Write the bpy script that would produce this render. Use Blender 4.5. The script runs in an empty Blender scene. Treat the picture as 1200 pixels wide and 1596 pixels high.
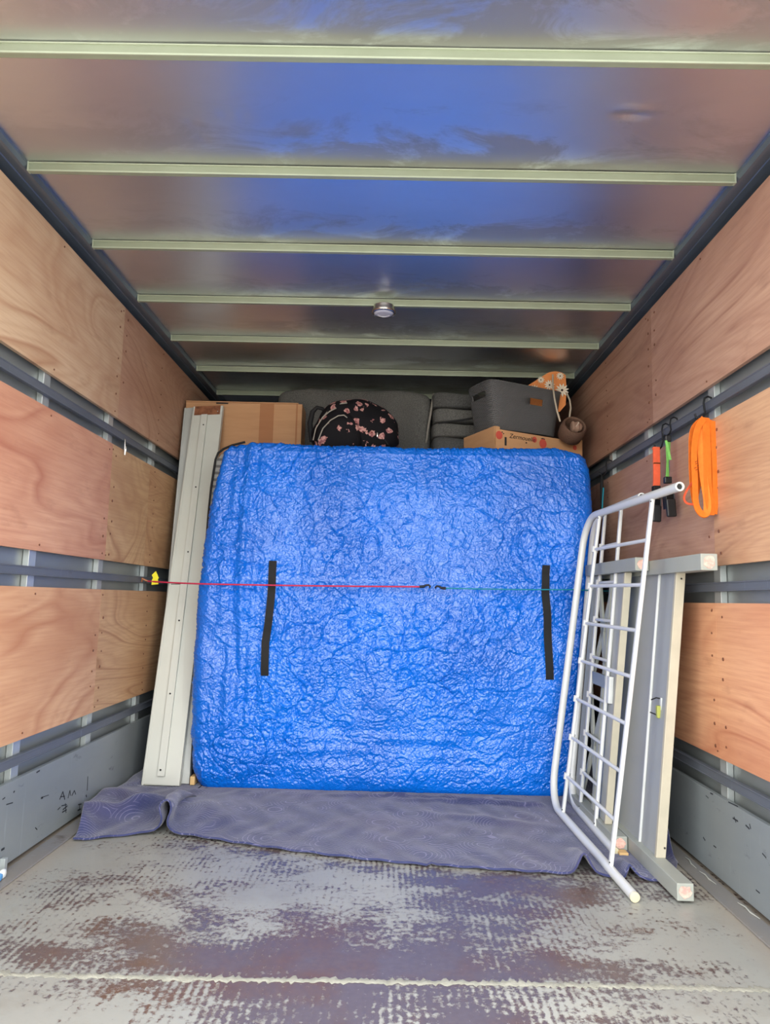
import bpy, bmesh, math, random
import numpy as np
from mathutils import Vector, Matrix
R = random.Random(7)
D = bpy.data
scene = bpy.context.scene
COL = scene.collection

# ------------------------------------------------------------------ camera
CAM = (0.0545, 0.0, 0.7688); FPX = 1112.68; YAW, PIT, ROL = -0.0107, 0.1225, 0.0238
_f = np.array([math.sin(YAW)*math.cos(PIT), math.cos(YAW)*math.cos(PIT), math.sin(PIT)])
_r = np.array([math.cos(YAW), -math.sin(YAW), 0]); _u = np.cross(_r, _f)
_c, _s = math.cos(ROL), math.sin(ROL)
_r, _u = _c*_r + _s*_u, -_s*_r + _c*_u
cam = D.cameras.new('camera'); cam.sensor_fit = 'HORIZONTAL'; cam.sensor_width = 36; cam.lens = 36*FPX/1200
cam.clip_start = 0.02; cam.clip_end = 500
co = D.objects.new('camera', cam); COL.objects.link(co)
co.matrix_world = Matrix(((_r[0], _u[0], -_f[0], CAM[0]), (_r[1], _u[1], -_f[1], CAM[1]), (_r[2], _u[2], -_f[2], CAM[2]), (0, 0, 0, 1)))
scene.camera = co
def at(u, v, **k):
    """world point where the photo's pixel ray meets a plane x=, y= or z="""
    d = _f + _r*(u-600)/FPX - _u*(v-798)/FPX
    ax = 'xyz'.index(list(k)[0]); t = (list(k.values())[0]-CAM[ax])/d[ax]
    return Vector([CAM[i]+t*d[i] for i in range(3)])

# ------------------------------------------------------------------ world: bright overcast sky
w = D.worlds.new('world'); scene.world = w; w.use_nodes = True
nt = w.node_tree; nt.nodes.clear()
out = nt.nodes.new('ShaderNodeOutputWorld'); bg = nt.nodes.new('ShaderNodeBackground')
tc = nt.nodes.new('ShaderNodeTexCoord'); sx = nt.nodes.new('ShaderNodeSeparateXYZ'); rp = nt.nodes.new('ShaderNodeValToRGB')
nt.links.new(tc.outputs['Generated'], sx.inputs[0]); nt.links.new(sx.outputs['Z'], rp.inputs[0])
rp.color_ramp.elements[0].position = 0.0; rp.color_ramp.elements[0].color = (1.0, 0.985, 0.965, 1)
rp.color_ramp.elements[1].position = 0.8; rp.color_ramp.elements[1].color = (0.94, 0.96, 0.97, 1)
nt.links.new(rp.outputs[0], bg.inputs[0]); bg.inputs[1].default_value = 3.2
nt.links.new(bg.outputs[0], out.inputs[0])
# light portal in the open back of the box (only guides sampling of the sky)
pl = D.lights.new('sky_portal', 'AREA'); pl.shape = 'RECTANGLE'; pl.size = 2.06; pl.size_y = 1.94
po = D.objects.new('sky_portal', pl); COL.objects.link(po); po.location = (0, 1.02, 0.96)
po.rotation_euler = (math.radians(90), 0, 0)
try: pl.cycles.is_portal = True
except Exception: pass
scene.view_settings.view_transform = 'Standard'; scene.view_settings.look = 'None'
scene.view_settings.gamma = 1; scene.view_settings.use_curve_mapping = False
scene.view_settings.exposure = 1.08

# ------------------------------------------------------------------ materials
def lin(c):
    return tuple(((x/255)/12.92 if x/255 <= .04045 else ((x/255+.055)/1.055)**2.4) for x in c) + (1,)
class NT:
    def __init__(s, name):
        s.m = D.materials.new(name); s.m.use_nodes = True; s.t = s.m.node_tree
        s.b = s.t.nodes['Principled BSDF']; s.L = s.t.links.new
        s.co = s.t.nodes.new('ShaderNodeTexCoord').outputs['Object']
    def n(s, ty, **k):
        nd = s.t.nodes.new(ty)
        for a, b in k.items(): setattr(nd, a, b)
        return nd
    def map(s, sc=(1,1,1), loc=(0,0,0), rot=(0,0,0)):
        m = s.n('ShaderNodeMapping'); s.L(s.co, m.inputs[0])
        m.inputs['Scale'].default_value = sc; m.inputs['Location'].default_value = loc; m.inputs['Rotation'].default_value = rot
        return m.outputs[0]
    def noise(s, sc, det=4, rough=.5, vec=None, dist=0):
        m = s.n('ShaderNodeTexNoise'); m.inputs['Scale'].default_value = sc; m.inputs['Detail'].default_value = det
        m.inputs['Roughness'].default_value = rough; m.inputs['Distortion'].default_value = dist
        s.L(vec if vec else s.co, m.inputs['Vector']); return m.outputs['Fac']
    def ramp(s, f, *st):
        r = s.n('ShaderNodeValToRGB'); e = r.color_ramp.elements
        while len(e) < len(st): e.new(.5)
        for i, (p, c) in enumerate(st):
            e[i].position = p; e[i].color = c if len(c) == 4 else tuple(c)+(1,)
        s.L(f, r.inputs[0]); return r.outputs[0]
    def g(s, f, a, b):   # grey ramp 0..1
        m = s.n('ShaderNodeMapRange', clamp=True); m.inputs[1].default_value = a; m.inputs[2].default_value = b
        s.L(f, m.inputs[0]); return m.outputs[0]
    def math(s, op, a, b=0.0, c=None):
        m = s.n('ShaderNodeMath', operation=op)
        for i, x in enumerate((a, b, c)):
            if x is None: continue
            if isinstance(x, (int, float)): m.inputs[i].default_value = x
            else: s.L(x, m.inputs[i])
        return m.outputs[0]
    def mix(s, f, a, b, mode='MIX'):
        m = s.n('ShaderNodeMix', data_type='RGBA', blend_type=mode)
        for i, x in ((0, f), (6, a), (7, b)):
            if isinstance(x, (int, float, tuple)): m.inputs[i].default_value = x
            else: s.L(x, m.inputs[i])
        return m.outputs[2]
    def bump(s, h, st=.3, dist=.005, normal=None):
        b = s.n('ShaderNodeBump'); b.inputs['Strength'].default_value = st; b.inputs['Distance'].default_value = dist
        s.L(h, b.inputs['Height'])
        if normal: s.L(normal, b.inputs['Normal'])
        s.L(b.outputs[0], s.b.inputs['Normal']); return b.outputs[0]
    def set(s, col=None, rough=None, metal=None, spec=None):
        for key, x in (('Base Color', col), ('Roughness', rough), ('Metallic', metal), ('Specular IOR Level', spec)):
            if x is None: continue
            if isinstance(x, (int, float, tuple)): s.b.inputs[key].default_value = x
            else: s.L(x, s.b.inputs[key])
        return s.m
def plain(name, c, rough=.5, metal=0, spec=.5, var=.08, sc=12, bump=0):
    s = NT(name); n = s.noise(sc, 5, .6); f = s.g(n, .3, .7)
    c1 = lin(c); c0 = tuple(x*(1-2*var) for x in c1[:3])+(1,)
    s.set(s.mix(f, c0, c1), rough, metal, spec)
    if bump: s.bump(s.noise(sc*8, 3), bump, .002)
    return s.m
def wood(name, c, dark, seed, tone=1.0, ring=9.0, stretch=(1, .55, 1.9)):
    s = NT(name)
    v = s.map(stretch, (seed*3.1, seed*1.7, seed*2.3))
    h = s.noise(1.25, 2.2, .42, v, .55)
    w_ = s.math('FRACT', s.math('MULTIPLY', h, ring))
    line = s.math('SUBTRACT', 1.0, s.g(s.math('ABSOLUTE', s.math('SUBTRACT', w_, .5)), .0, .11))                                   # growth-ring contour lines
    line2 = s.math('SUBTRACT', 1.0, s.g(s.math('ABSOLUTE', s.math('SUBTRACT', s.math('FRACT', s.math('MULTIPLY', h, ring*3.1)), .5)), .0, .35))
    fib = s.noise(1, 5, .65, s.map((30, 5, 130), (seed, 0, 0)))
    broad = s.noise(1.6, 3, .5, s.map((1, .8, 2.2), (seed*5, 1, 2)))
    spot = s.noise(1, 4, .6, s.map((8, 5, 14), (seed, 3, 1)))
    base = s.mix(s.g(broad, .3, .7), lin(c), lin(tuple(int(a*.55+b*.45) for a, b in zip(c, dark))))
    base = s.mix(s.math('MULTIPLY', line2, .20), base, lin(dark))
    patchy = s.g(s.noise(2.3, 2, .5, s.map((1,1,1), (seed*9, 2, 5))), .35, .62)
    base = s.mix(s.math('MULTIPLY', s.math('MULTIPLY', line, patchy), .72), base, lin(dark))
    base = s.mix(s.math('MULTIPLY', s.g(fib, .42, .78), .42), base, lin(dark))
    base = s.mix(s.math('MULTIPLY', s.g(spot, .60, .74), .28), base, lin(tuple(int(x*.8) for x in dark)))
    s.set(base, .58, 0, .3); s.bump(fib, .12, .002)
    return s.m
def floor_mat():
    s = NT('worn_floor_paint')
    big = s.noise(1, 3, .55, s.map((1.5, 2.1, 1), (3.3, 1.2, 0)))
    mid = s.noise(1, 6, .68, s.map((6, 9, 1), (1, 2, 0)))
    fine = s.noise(1, 6, .72, s.map((64, 60, 1)))
    sp = s.n('ShaderNodeSeparateXYZ'); s.L(s.co, sp.inputs[0]); X, Y = sp.outputs[0], sp.outputs[1]
    wob = s.math('MULTIPLY', s.noise(9, 2), .012)
    stripe = s.math('SINE', s.math('MULTIPLY', s.math('ADD', X, wob), 2*math.pi/.0165))
    # wear is strongest in the walked middle and in a band just behind the weld seam
    cx_ = s.math('SUBTRACT', 1.0, s.g(s.math('ABSOLUTE', s.math('SUBTRACT', X, .08)), .25, .95))
    near = s.math('SUBTRACT', 1.0, s.g(Y, 1.5, 2.6))
    band = s.math('SUBTRACT', 1.0, s.g(s.math('ABSOLUTE', s.math('SUBTRACT', Y, 1.625)), .02, .075))
    m = s.math('ADD', s.math('MULTIPLY', big, 1.5), s.math('MULTIPLY', mid, 1.25))
    m = s.math('ADD', m, s.math('MULTIPLY', fine, 1.5))
    m = s.math('ADD', m, s.math('MULTIPLY', cx_, .30)); m = s.math('ADD', m, s.math('MULTIPLY', near, .02))
    m = s.math('ADD', m, s.math('MULTIPLY', band, .20)); m = s.math('ADD', m, s.math('MULTIPLY', s.math('MULTIPLY', stripe, s.g(s.noise(1, 2, .5, s.map((2.5, 2.5, 1), (4, 4, 0))), .4, .6)), .11))
    wear = s.g(m, 2.33, 2.52)
    tint = s.noise(1.3, 4, .6, s.map((1, 1, 1), (7, 1, 0)))
    paint = s.mix(s.g(tint, .35, .65), lin((156, 157, 149)), lin((138, 139, 134)))
    paint = s.mix(s.math('MULTIPLY', s.g(s.noise(5, 7, .75), .52, .72), .35), paint, lin((110, 100, 84)))
    paint = s.mix(s.math('MULTIPLY', s.g(fine, .55, .72), .35), paint, lin((120, 120, 116)))
    rust = s.g(s.noise(3, 5, .6, s.map((1, 1, 1), (2, 8, 0))), .45, .62)
    metal = s.mix(rust, lin((108, 98, 98)), lin((112, 86, 70)))
    metal = s.mix(s.math('MULTIPLY', s.g(fine, .4, .62), .35), metal, lin((84, 74, 76)))
    side = s.g(s.math('ABSOLUTE', X), .86, .96)
    paint = s.mix(s.math('MULTIPLY', side, .35), paint, lin((150, 118, 84)))
    s.set(s.mix(wear, paint, metal), s.mix(wear, (.40,)*3+(1,), (.27,)*3+(1,)), s.math('MULTIPLY', wear, .28), .6)
    s.bump(s.math('SUBTRACT', s.math('MULTIPLY', fine, .3), wear), .35, .002)
    return s.m
def ceil_mat():
    s = NT('brushed_aluminium_ceiling')
    pat = s.noise(1, 7, .68, s.map((3.2, 6.5, 1), (1.7, .6, 0)), .6)
    sp = s.n('ShaderNodeSeparateXYZ'); s.L(s.co, sp.inputs[0]); Y = sp.outputs[1]
    # condensation stains collect against the front of each roof bow
    fr = s.math('FRACT', s.math('DIVIDE', s.math('SUBTRACT', Y, 1.3685), .4235))
    cxm = s.math('SUBTRACT', 1.0, s.g(s.math('ABSOLUTE', s.math('SUBTRACT', sp.outputs[0], .2)), .2, .9))
    st = s.math('MULTIPLY', s.math('MULTIPLY', s.g(s.math('ADD', s.math('MULTIPLY', pat, 1.0), s.math('MULTIPLY', fr, .32)), .67, .78), s.g(fr, .3, .7)), s.math('ADD', s.math('MULTIPLY', cxm, .75), .25))
    mott = s.noise(1, 5, .6, s.map((1.2, 2.4, 1)))
    base = s.mix(s.g(mott, .3, .7), lin((214, 217, 224)), lin((228, 229, 234)))
    base = s.mix(s.math('MULTIPLY', st, .6), base, lin((150, 147, 140)))
    r = s.math('ADD', s.math('MULTIPLY', st, .14), s.math('ADD', s.math('MULTIPLY', mott, .08), .33))
    s.set(base, r, 1.0)
    s.bump(s.noise(1, 3, .5, s.map((3, 3, 3))), .12, .01)
    return s.m
def sheet_mat(name, c, c2, rough=.35, metal=.6, scuff=None):
    s = NT(name); n = s.noise(1, 5, .6, s.map((3, 1.5, 5)))
    base = s.mix(s.g(n, .3, .7), lin(c), lin(c2))
    if scuff:
        k = s.noise(1, 6, .7, s.map((9, 9, 22)))
        base = s.mix(s.math('MULTIPLY', s.g(k, .62, .72), .75), base, lin(scuff))
        k2 = s.noise(1, 4, .6, s.map((20, 60, 5)))
        base = s.mix(s.math('MULTIPLY', s.g(k2, .62, .8), .3), base, lin((190, 200, 210)))
    s.set(base, rough, metal); return s.m
def tarp_mat():
    s = NT('blue_tarpaulin')
    n = s.noise(18, 6, .65); big = s.noise(3, 3, .5)
    base = s.mix(s.g(big, .35, .65), lin((0, 94, 194)), lin((0, 108, 216)))
    s.set(base, s.math('ADD', s.math('MULTIPLY', n, .12), .19), 0, .75)
    s.b.inputs['Coat Weight'].default_value = .10; s.b.inputs['Coat Roughness'].default_value = .22
    a = s.n('ShaderNodeTexVoronoi', feature='DISTANCE_TO_EDGE'); a.inputs['Scale'].default_value = 75
    wv = s.n('ShaderNodeVectorMath', operation='ADD'); nz = s.n('ShaderNodeTexNoise'); nz.inputs['Scale'].default_value = 30
    s.L(s.co, nz.inputs['Vector']); sc = s.n('ShaderNodeVectorMath', operation='SCALE'); sc.inputs['Scale'].default_value = .03
    s.L(nz.outputs['Color'], sc.inputs[0]); s.L(s.co, wv.inputs[0]); s.L(sc.outputs[0], wv.inputs[1]); s.L(wv.outputs[0], a.inputs['Vector'])
    h = s.math('ADD', s.g(a.outputs['Distance'], 0, .25), s.noise(90, 4, .6))
    s.bump(h, .45, .0022)
    return s.m
def blanket_mat():
    s = NT('navy_quilted_blanket')
    n = s.noise(1, 5, .6, s.map((14, 14, 14)))
    base = s.mix(s.g(n, .3, .7), lin((46, 52, 90)), lin((63, 69, 108)))
    base = s.mix(s.math('MULTIPLY', s.g(s.noise(2.6, 3), .5, .7), .35), base, lin((92, 82, 104)))
    # pale zigzag quilting thread
    rg = s.n('ShaderNodeTexVoronoi'); rg.inputs['Scale'].default_value = 7.5; s.L(s.co, rg.inputs['Vector'])
    wv = s.math('SINE', s.math('MULTIPLY', s.math('ADD', rg.outputs['Distance'], s.math('MULTIPLY', s.noise(6, 3), .12)), 78))
    ln = s.math('MULTIPLY', s.g(wv, .78, 1.0), s.g(s.noise(7, 4, .65), .47, .56))
    base = s.mix(s.math('MULTIPLY', ln, .42), base, lin((150, 146, 178)))
    s.set(base, .95, 0, .1)
    s.b.inputs['Sheen Weight'].default_value = .3
    s.bump(s.math('ADD', s.math('MULTIPLY', s.g(wv, .6, 1), -.3), s.noise(220, 3)), .5, .003)
    return s.m
def fabric_mat(name, c, sc=240, fleck=(200, 200, 196)):
    s = NT(name); n = s.noise(sc, 3, .7); b = s.noise(6, 3)
    base = s.mix(s.g(n, .35, .75), lin(c), lin(fleck)); base = s.mix(s.math('MULTIPLY', s.g(b, .3, .7), .25), base, lin(tuple(int(x*.7) for x in c)))
    s.set(base, .95, 0, .15); s.bump(n, .4, .002); return s.m
def floral_mat():
    s = NT('dark_floral_fabric')
    v = s.n('ShaderNodeTexVoronoi'); v.inputs['Scale'].default_value = 26; v.inputs['Randomness'].default_value = .75
    wv = s.n('ShaderNodeVectorMath', operation='ADD'); nz = s.n('ShaderNodeTexNoise'); nz.inputs['Scale'].default_value = 60
    s.L(s.co, nz.inputs['Vector']); sc = s.n('ShaderNodeVectorMath', operation='SCALE'); sc.inputs['Scale'].default_value = .03
    s.L(nz.outputs['Color'], sc.inputs[0]); s.L(s.co, wv.inputs[0]); s.L(sc.outputs[0], wv.inputs[1]); s.L(wv.outputs[0], v.inputs['Vector'])
    d = v.outputs['Distance']
    sel = s.n('ShaderNodeSeparateColor'); s.L(v.outputs['Color'], sel.inputs[0])
    petal = s.math('MULTIPLY', s.math('LESS_THAN', d, .40), s.math('GREATER_THAN', sel.outputs[0], .22))
    cen = s.math('LESS_THAN', d, .12)
    pk = s.mix(s.g(s.noise(90, 3), .4, .6), lin((196, 150, 140)), lin((140, 88, 88)))
    pk = s.mix(cen, pk, lin((110, 50, 45)))
    base = s.mix(petal, lin((16, 15, 18)), pk)
    s.set(base, .8, 0, .2); return s.m
def weave_mat():
    s = NT('woven_grey_plastic')
    sp = s.n('ShaderNodeSeparateXYZ'); s.L(s.co, sp.inputs[0])
    a = s.math('SINE', s.math('MULTIPLY', s.math('ADD', sp.outputs[0], s.math('MULTIPLY', sp.outputs[1], .8)), 620))
    b = s.math('SINE', s.math('MULTIPLY', sp.outputs[2], 760)); h = s.math('MULTIPLY', a, b)
    s.set(s.mix(s.g(h, -1, 1), lin((76, 76, 76)), lin((112, 111, 109))), .45, 0, .4); s.bump(h, .7, .003); return s.m
def card_mat(name, c, c2):
    s = NT(name); n = s.noise(1, 4, .6, s.map((4, 4, 30)))
    s.set(s.mix(s.g(n, .3, .7), lin(c), lin(c2)), .8, 0, .2); return s.m
def stripe_mat():
    s = NT('striped_mattress_ticking'); sp = s.n('ShaderNodeSeparateXYZ'); s.L(s.co, sp.inputs[0])
    a = s.math('SINE', s.math('MULTIPLY', sp.outputs[2], 210))
    s.set(s.mix(s.g(a, .0, .6), lin((150, 150, 146)), lin((96, 96, 95))), .9); return s.m
def rawend_mat():
    s = NT('raw_end_grain'); n = s.noise(60, 5, .7)
    s.set(s.mix(s.g(n, .4, .6), lin((226, 186, 170)), lin((190, 150, 140))), .85); return s.m

M = {}
M['floor'] = floor_mat(); M['ceiling'] = ceil_mat(); M['tarp'] = tarp_mat(); M['blanket'] = blanket_mat()
M['bow'] = plain('sage_grey_roof_bow', (150, 158, 134), .42, .25, .5, .06, 9)
M['bowlip'] = plain('pale_bow_lip', (176, 184, 160), .4, .2, .5, .04, 30)
M['cove'] = sheet_mat('blue_grey_cove_extrusion', (96, 106, 118), (112, 122, 134), .32, .55)
M['sheet'] = sheet_mat('grey_wall_skin', (138, 146, 146), (156, 162, 160), .38, .4)
M['post'] = sheet_mat('galvanised_post', (178, 186, 186), (196, 202, 200), .35, .5)
M['rail'] = sheet_mat('slate_lashing_rail', (92, 98, 106), (106, 111, 120), .5, .2, (66, 62, 68))
M['kick'] = sheet_mat('blue_grey_kick_panel', (124, 132, 136), (138, 144, 144), .42, .12, (70, 74, 82))
M['angle'] = sheet_mat('floor_angle', (128, 130, 134), (148, 140, 128), .5, .3, (90, 80, 74))
M['dark'] = plain('dark_bulkhead', (74, 78, 84), .6)
M['black'] = plain('black_webbing', (26, 26, 27), .7, 0, .3, .1, 200, .2)
M['blackmetal'] = plain('black_metal', (22, 23, 26), .35, .5)
M['blackplastic'] = plain('black_plastic', (24, 25, 27), .45)
M['white'] = plain('ivory_metal_paint', (196, 198, 188), .38, 0, .5, .03, 6)
M['white2'] = plain('dull_ivory_metal_paint', (178, 181, 176), .45, 0, .5, .05, 6)
M['tube'] = plain('white_bed_enamel', (212, 215, 213), .26, 0, .6, .02, 8)
M['cap'] = plain('cream_plastic', (206, 200, 168), .5)
M['greywood'] = plain('grey_painted_wood', (158, 162, 154), .5, 0, .4, .05, 7)
M['greypanel'] = plain('pale_grey_panel', (156, 160, 160), .42, 0, .4, .05, 5)
M['trimwood'] = plain('cream_edge_strip', (184, 178, 158), .55)
M['raw'] = rawend_mat()
M['batten'] = plain('pine_batten', (214, 178, 122), .7)
M['red'] = plain('red_cord', (206, 48, 84), .6, 0, .3, .2, 300)
M['teal'] = plain('teal_cord', (20, 140, 160), .6, 0, .3, .2, 300)
M['yellow'] = plain('yellow_tag', (226, 216, 30), .5)
M['orange'] = plain('orange_webbing', (234, 122, 42), .75, 0, .2, .10, 60, .3)
M['coral'] = plain('coral_webbing', (232, 102, 68), .75, 0, .2, .08, 60, .3)
M['green'] = plain('green_webbing', (124, 190, 96), .75, 0, .2, .1, 60, .3)
M['stitch'] = plain('brown_stitching', (120, 60, 20), .9)
M['card'] = card_mat('brown_cardboard', (192, 148, 108), (180, 136, 98))
M['tape'] = card_mat('parcel_tape', (170, 120, 84), (164, 114, 78)); M['fruitcard'] = card_mat('kraft_fruit_tray', (206, 158, 112), (194, 146, 102))
M['berry'] = plain('berry_print', (206, 84, 66), .8); M['ink'] = plain('dark_print', (52, 40, 34), .8)
M['felt'] = fabric_mat('grey_felt', (84, 83, 79), 240, (132, 130, 124)); M['felt2'] = fabric_mat('charcoal_felt', (70, 70, 68), 240, (116, 115, 111))
M['piping'] = plain('pale_piping', (150, 144, 132), .8)
M['floral'] = floral_mat(); M['basket'] = weave_mat()
M['daisybag'] = plain('orange_cloth', (236, 150, 88), .85, 0, .2, .04, 90); M['daisy'] = plain('cream_daisy_print', (242, 232, 206), .85)
M['rope'] = plain('cream_rope', (206, 192, 168), .85, 0, .2, .15, 300)
M['pot'] = plain('brown_woven_pot', (120, 92, 76), .8, 0, .2, .2, 160, .4); M['bow'+'cloth'] = plain('mushroom_cloth', (160, 128, 108), .8)
M['ribbon'] = plain('cream_ribbon', (222, 206, 186), .5)
M['tick'] = stripe_mat(); M['chrome'] = plain('satin_chrome', (190, 186, 180), .22, 1.0)
M['lens'] = plain('frosted_lamp_lens', (196, 196, 204), .18, 0, .7); M['brass'] = plain('rusted_bracket', (176, 116, 82), .5, .4, .5, .3, 40)
M['screw'] = plain('dark_screw', (128, 84, 62), .6, .2); M['hole'] = plain('dark_hole', (40, 40, 40), .8)
M['mark'] = plain('black_scuff', (38, 42, 50), .8); M['seam'] = plain('cream_weld_filler', (158, 158, 146), .6, 0, .3, .2, 40, .6)
M['concrete'] = plain('yard_concrete', (186, 184, 178), .9, 0, .3, .1, 2)
M['bluebit'] = plain('sky_blue_gap_light', (90, 160, 220), .4); M['whitebit'] = plain('white_plastic', (214, 218, 216), .4)
M['latch'] = plain('olive_plastic', (170, 174, 84), .5)
M['filler'] = plain('pale_sealant', (170, 172, 164), .7)

# ------------------------------------------------------------------ mesh helpers
class MB:
    def __init__(s): s.v = []; s.f = []
    def add(s, vs, fs):
        o = len(s.v); s.v += [tuple(p) for p in vs]; s.f += [tuple(i+o for i in f) for f in fs]; return s
    def box(s, x0, x1, y0, y1, z0, z1):
        return s.add([(x0,y0,z0),(x1,y0,z0),(x1,y1,z0),(x0,y1,z0),(x0,y0,z1),(x1,y0,z1),(x1,y1,z1),(x0,y1,z1)],
                     [(0,3,2,1),(4,5,6,7),(0,1,5,4),(1,2,6,5),(2,3,7,6),(3,0,4,7)])
    def hexa(s, P):  # 8 corners, bottom 4 (ccw) then top 4
        return s.add(P, [(0,3,2,1),(4,5,6,7),(0,1,5,4),(1,2,6,5),(2,3,7,6),(3,0,4,7)])
    def bar(s, a, b, w, h, up=(0,0,1), ext=0):
        a, b = Vector(a), Vector(b); d = (b-a).normalized(); a = a-d*ext; b = b+d*ext
        u = Vector(up); sd = d.cross(u).normalized(); u = sd.cross(d).normalized()
        P = [c + sd*i*w/2 + u*j*h/2 for c in (a, b) for i, j in ((-1,-1),(1,-1),(1,1),(-1,1))]
        return s.add(P, [(0,3,2,1),(4,5,6,7),(0,1,5,4),(1,2,6,5),(2,3,7,6),(3,0,4,7)])
    def tube(s, pts, r, n=10, caps=True, close=False):
        pts = [Vector(p) for p in pts]; N = len(pts); rr = r if isinstance(r, (list, tuple)) else [r]*N
        t0 = (pts[1]-pts[0]).normalized(); a = Vector((0,0,1)) if abs(t0.z) < .9 else Vector((1,0,0))
        nrm = t0.cross(a).normalized(); vs = []
        for i, p in enumerate(pts):
            t = ((pts[(i+1) % N] if close or i < N-1 else p) - (pts[i-1] if close or i > 0 else p)).normalized()
            nrm = (nrm - t*nrm.dot(t)).normalized(); bn = t.cross(nrm)
            for k in range(n):
                th = 2*math.pi*k/n; vs.append(p + (nrm*math.cos(th)+bn*math.sin(th))*rr[i])
        fs = []
        for i in range(N if close else N-1):
            j = (i+1) % N
            for k in range(n):
                fs.append((i*n+k, i*n+(k+1) % n, j*n+(k+1) % n, j*n+k))
        if caps and not close: fs += [tuple(range(n))[::-1], tuple((N-1)*n+k for k in range(n))]
        return s.add(vs, fs)
    def grid(s, P):  # P[i][j]
        a, b = len(P), len(P[0]); vs = [p for r in P for p in r]
        return s.add(vs, [(i*b+j, (i+1)*b+j, (i+1)*b+j+1, i*b+j+1) for i in range(a-1) for j in range(b-1)])
    def ribbon(s, pts, wd, w, th=.002):
        pts = [Vector(p) for p in pts]; rows = []
        for i, p in enumerate(pts):
            W = Vector(wd[i] if isinstance(wd, list) else wd).normalized()
            t = (pts[min(i+1, len(pts)-1)]-pts[max(i-1, 0)]).normalized(); n = t.cross(W).normalized()
            ww = w[i] if isinstance(w, list) else w
            rows.append([p-W*ww/2-n*th/2, p+W*ww/2-n*th/2, p+W*ww/2+n*th/2, p-W*ww/2+n*th/2, p-W*ww/2-n*th/2])
        s.grid(rows); k = len(s.v)
        return s.add(rows[0][:4]+rows[-1][:4], [(0,1,2,3),(7,6,5,4)])
    def lathe(s, prof, c, n=32, ax='z'):
        rows = []
        for r, h in prof:
            row = []
            for k in range(n+1):
                th = 2*math.pi*k/n; q = (r*math.cos(th), r*math.sin(th), h)
                if ax == 'y': q = (q[0], q[2], q[1])
                if ax == 'x': q = (q[2], q[0], q[1])
                row.append(Vector(c)+Vector(q))
            rows.append(row)
        return s.grid(rows)
    def sell(s, c, r, e=.35, n=28, rot=None, fn=None):  # superellipsoid
        def p(x, k): return math.copysign(abs(x)**k, x)
        rows = []
        for i in range(n+1):
            la = -math.pi/2+math.pi*i/n; row = []
            for j in range(2*n+1):
                lo = -math.pi+math.pi*j/n
                q = Vector((p(math.cos(la), e)*p(math.cos(lo), e)*r[0], p(math.cos(la), e)*p(math.sin(lo), e)*r[1], p(math.sin(la), e)*r[2]))
                if fn: q = fn(q)
                if rot: q = rot @ q
                row.append(Vector(c)+q)
            rows.append(row)
        return s.grid(rows)
    def build(s, name, mat, parent=None, smooth=False, bevel=0, seg=2, origin=None, weld=False, solid=0):
        me = D.meshes.new(name)
        org = Vector(ROOT[parent.name]) if parent else (Vector(origin) if origin is not None else Vector((0,0,0)))
        me.from_pydata([tuple(Vector(v)-org) for v in s.v], [], s.f); me.update()
        if weld:
            bm = bmesh.new(); bm.from_mesh(me); bmesh.ops.remove_doubles(bm, verts=bm.verts, dist=1e-5)
            bmesh.ops.recalc_face_normals(bm, faces=bm.faces); bm.to_mesh(me); bm.free()
        me.materials.append(mat)
        if smooth:
            me.polygons.foreach_set('use_smooth', [True]*len(me.polygons))
            try: me.set_sharp_from_angle(angle=math.radians(50))
            except Exception: pass
        o = D.objects.new(name, me); COL.objects.link(o)
        if parent: o.parent = parent
        else: o.location = org
        ROOT[o.name] = tuple(org)
        if bevel:
            b = o.modifiers.new('bevel', 'BEVEL'); b.width = bevel; b.segments = seg; b.limit_method = 'ANGLE'; b.harden_normals = False
        if solid:
            b = o.modifiers.new('solid', 'SOLIDIFY'); b.thickness = solid; b.offset = 0
        return o
ROOT = {}
def thing(name, loc, label, cat, group=None):
    o = D.objects.new(name, None); o.empty_display_size = .05; COL.objects.link(o); o.location = loc; ROOT[o.name] = tuple(loc)
    return tag(o, label, cat, group)
def tag(o, label, cat, group=None, kind=None):
    o['label'] = label; o['category'] = cat
    if group: o['group'] = group
    if kind: o['kind'] = kind
    return o
def struct(o, label=None):
    o['kind'] = 'structure'
    if label: o['label'] = label
    return o
def lab(o, t): o['label'] = t; return o

# numpy gradient noise
def perlin(x, y, seed):
    rs = np.random.RandomState(seed); T = rs.rand(256, 256)*2*math.pi
    gx, gy = np.cos(T), np.sin(T)
    xi, yi = np.floor(x).astype(int), np.floor(y).astype(int); xf, yf = x-xi, y-yi
    u = xf*xf*xf*(xf*(xf*6-15)+10); v = yf*yf*yf*(yf*(yf*6-15)+10)
    def g(i, j): a, b = (xi+i) % 256, (yi+j) % 256; return gx[a, b]*(xf-i)+gy[a, b]*(yf-j)
    return (g(0,0)*(1-u)+g(1,0)*u)*(1-v)+(g(0,1)*(1-u)+g(1,1)*u)*v

# ================================================================== LARGE STRUCTURE
W = 1.0; YB = 1.02; YE = 4.15; ZC = 1.922
o = struct(MB().box(-1.05, 1.05, YB, YE, -.06, 0).build('floor', M['floor']), 'worn grey painted steel floor of the truck box')
# weld seam with ragged edges, proud of the floor
mb = MB(); rows = []
for i in range(321):
    x = -.93+1.86*i/320; yc = 1.553+.004*math.sin(x*3)+.013*x+R.uniform(-.002, .002); a = .006+.011*R.random()**2; b = .005+.014*R.random()**2
    rows.append([(x, yc-a, .0003), (x, yc-a*.5, .0016), (x, yc+b*.5, .0016), (x, yc+b, .0003)])
mb.grid(rows).build('weld_seam', M['seam'], o, True)
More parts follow.
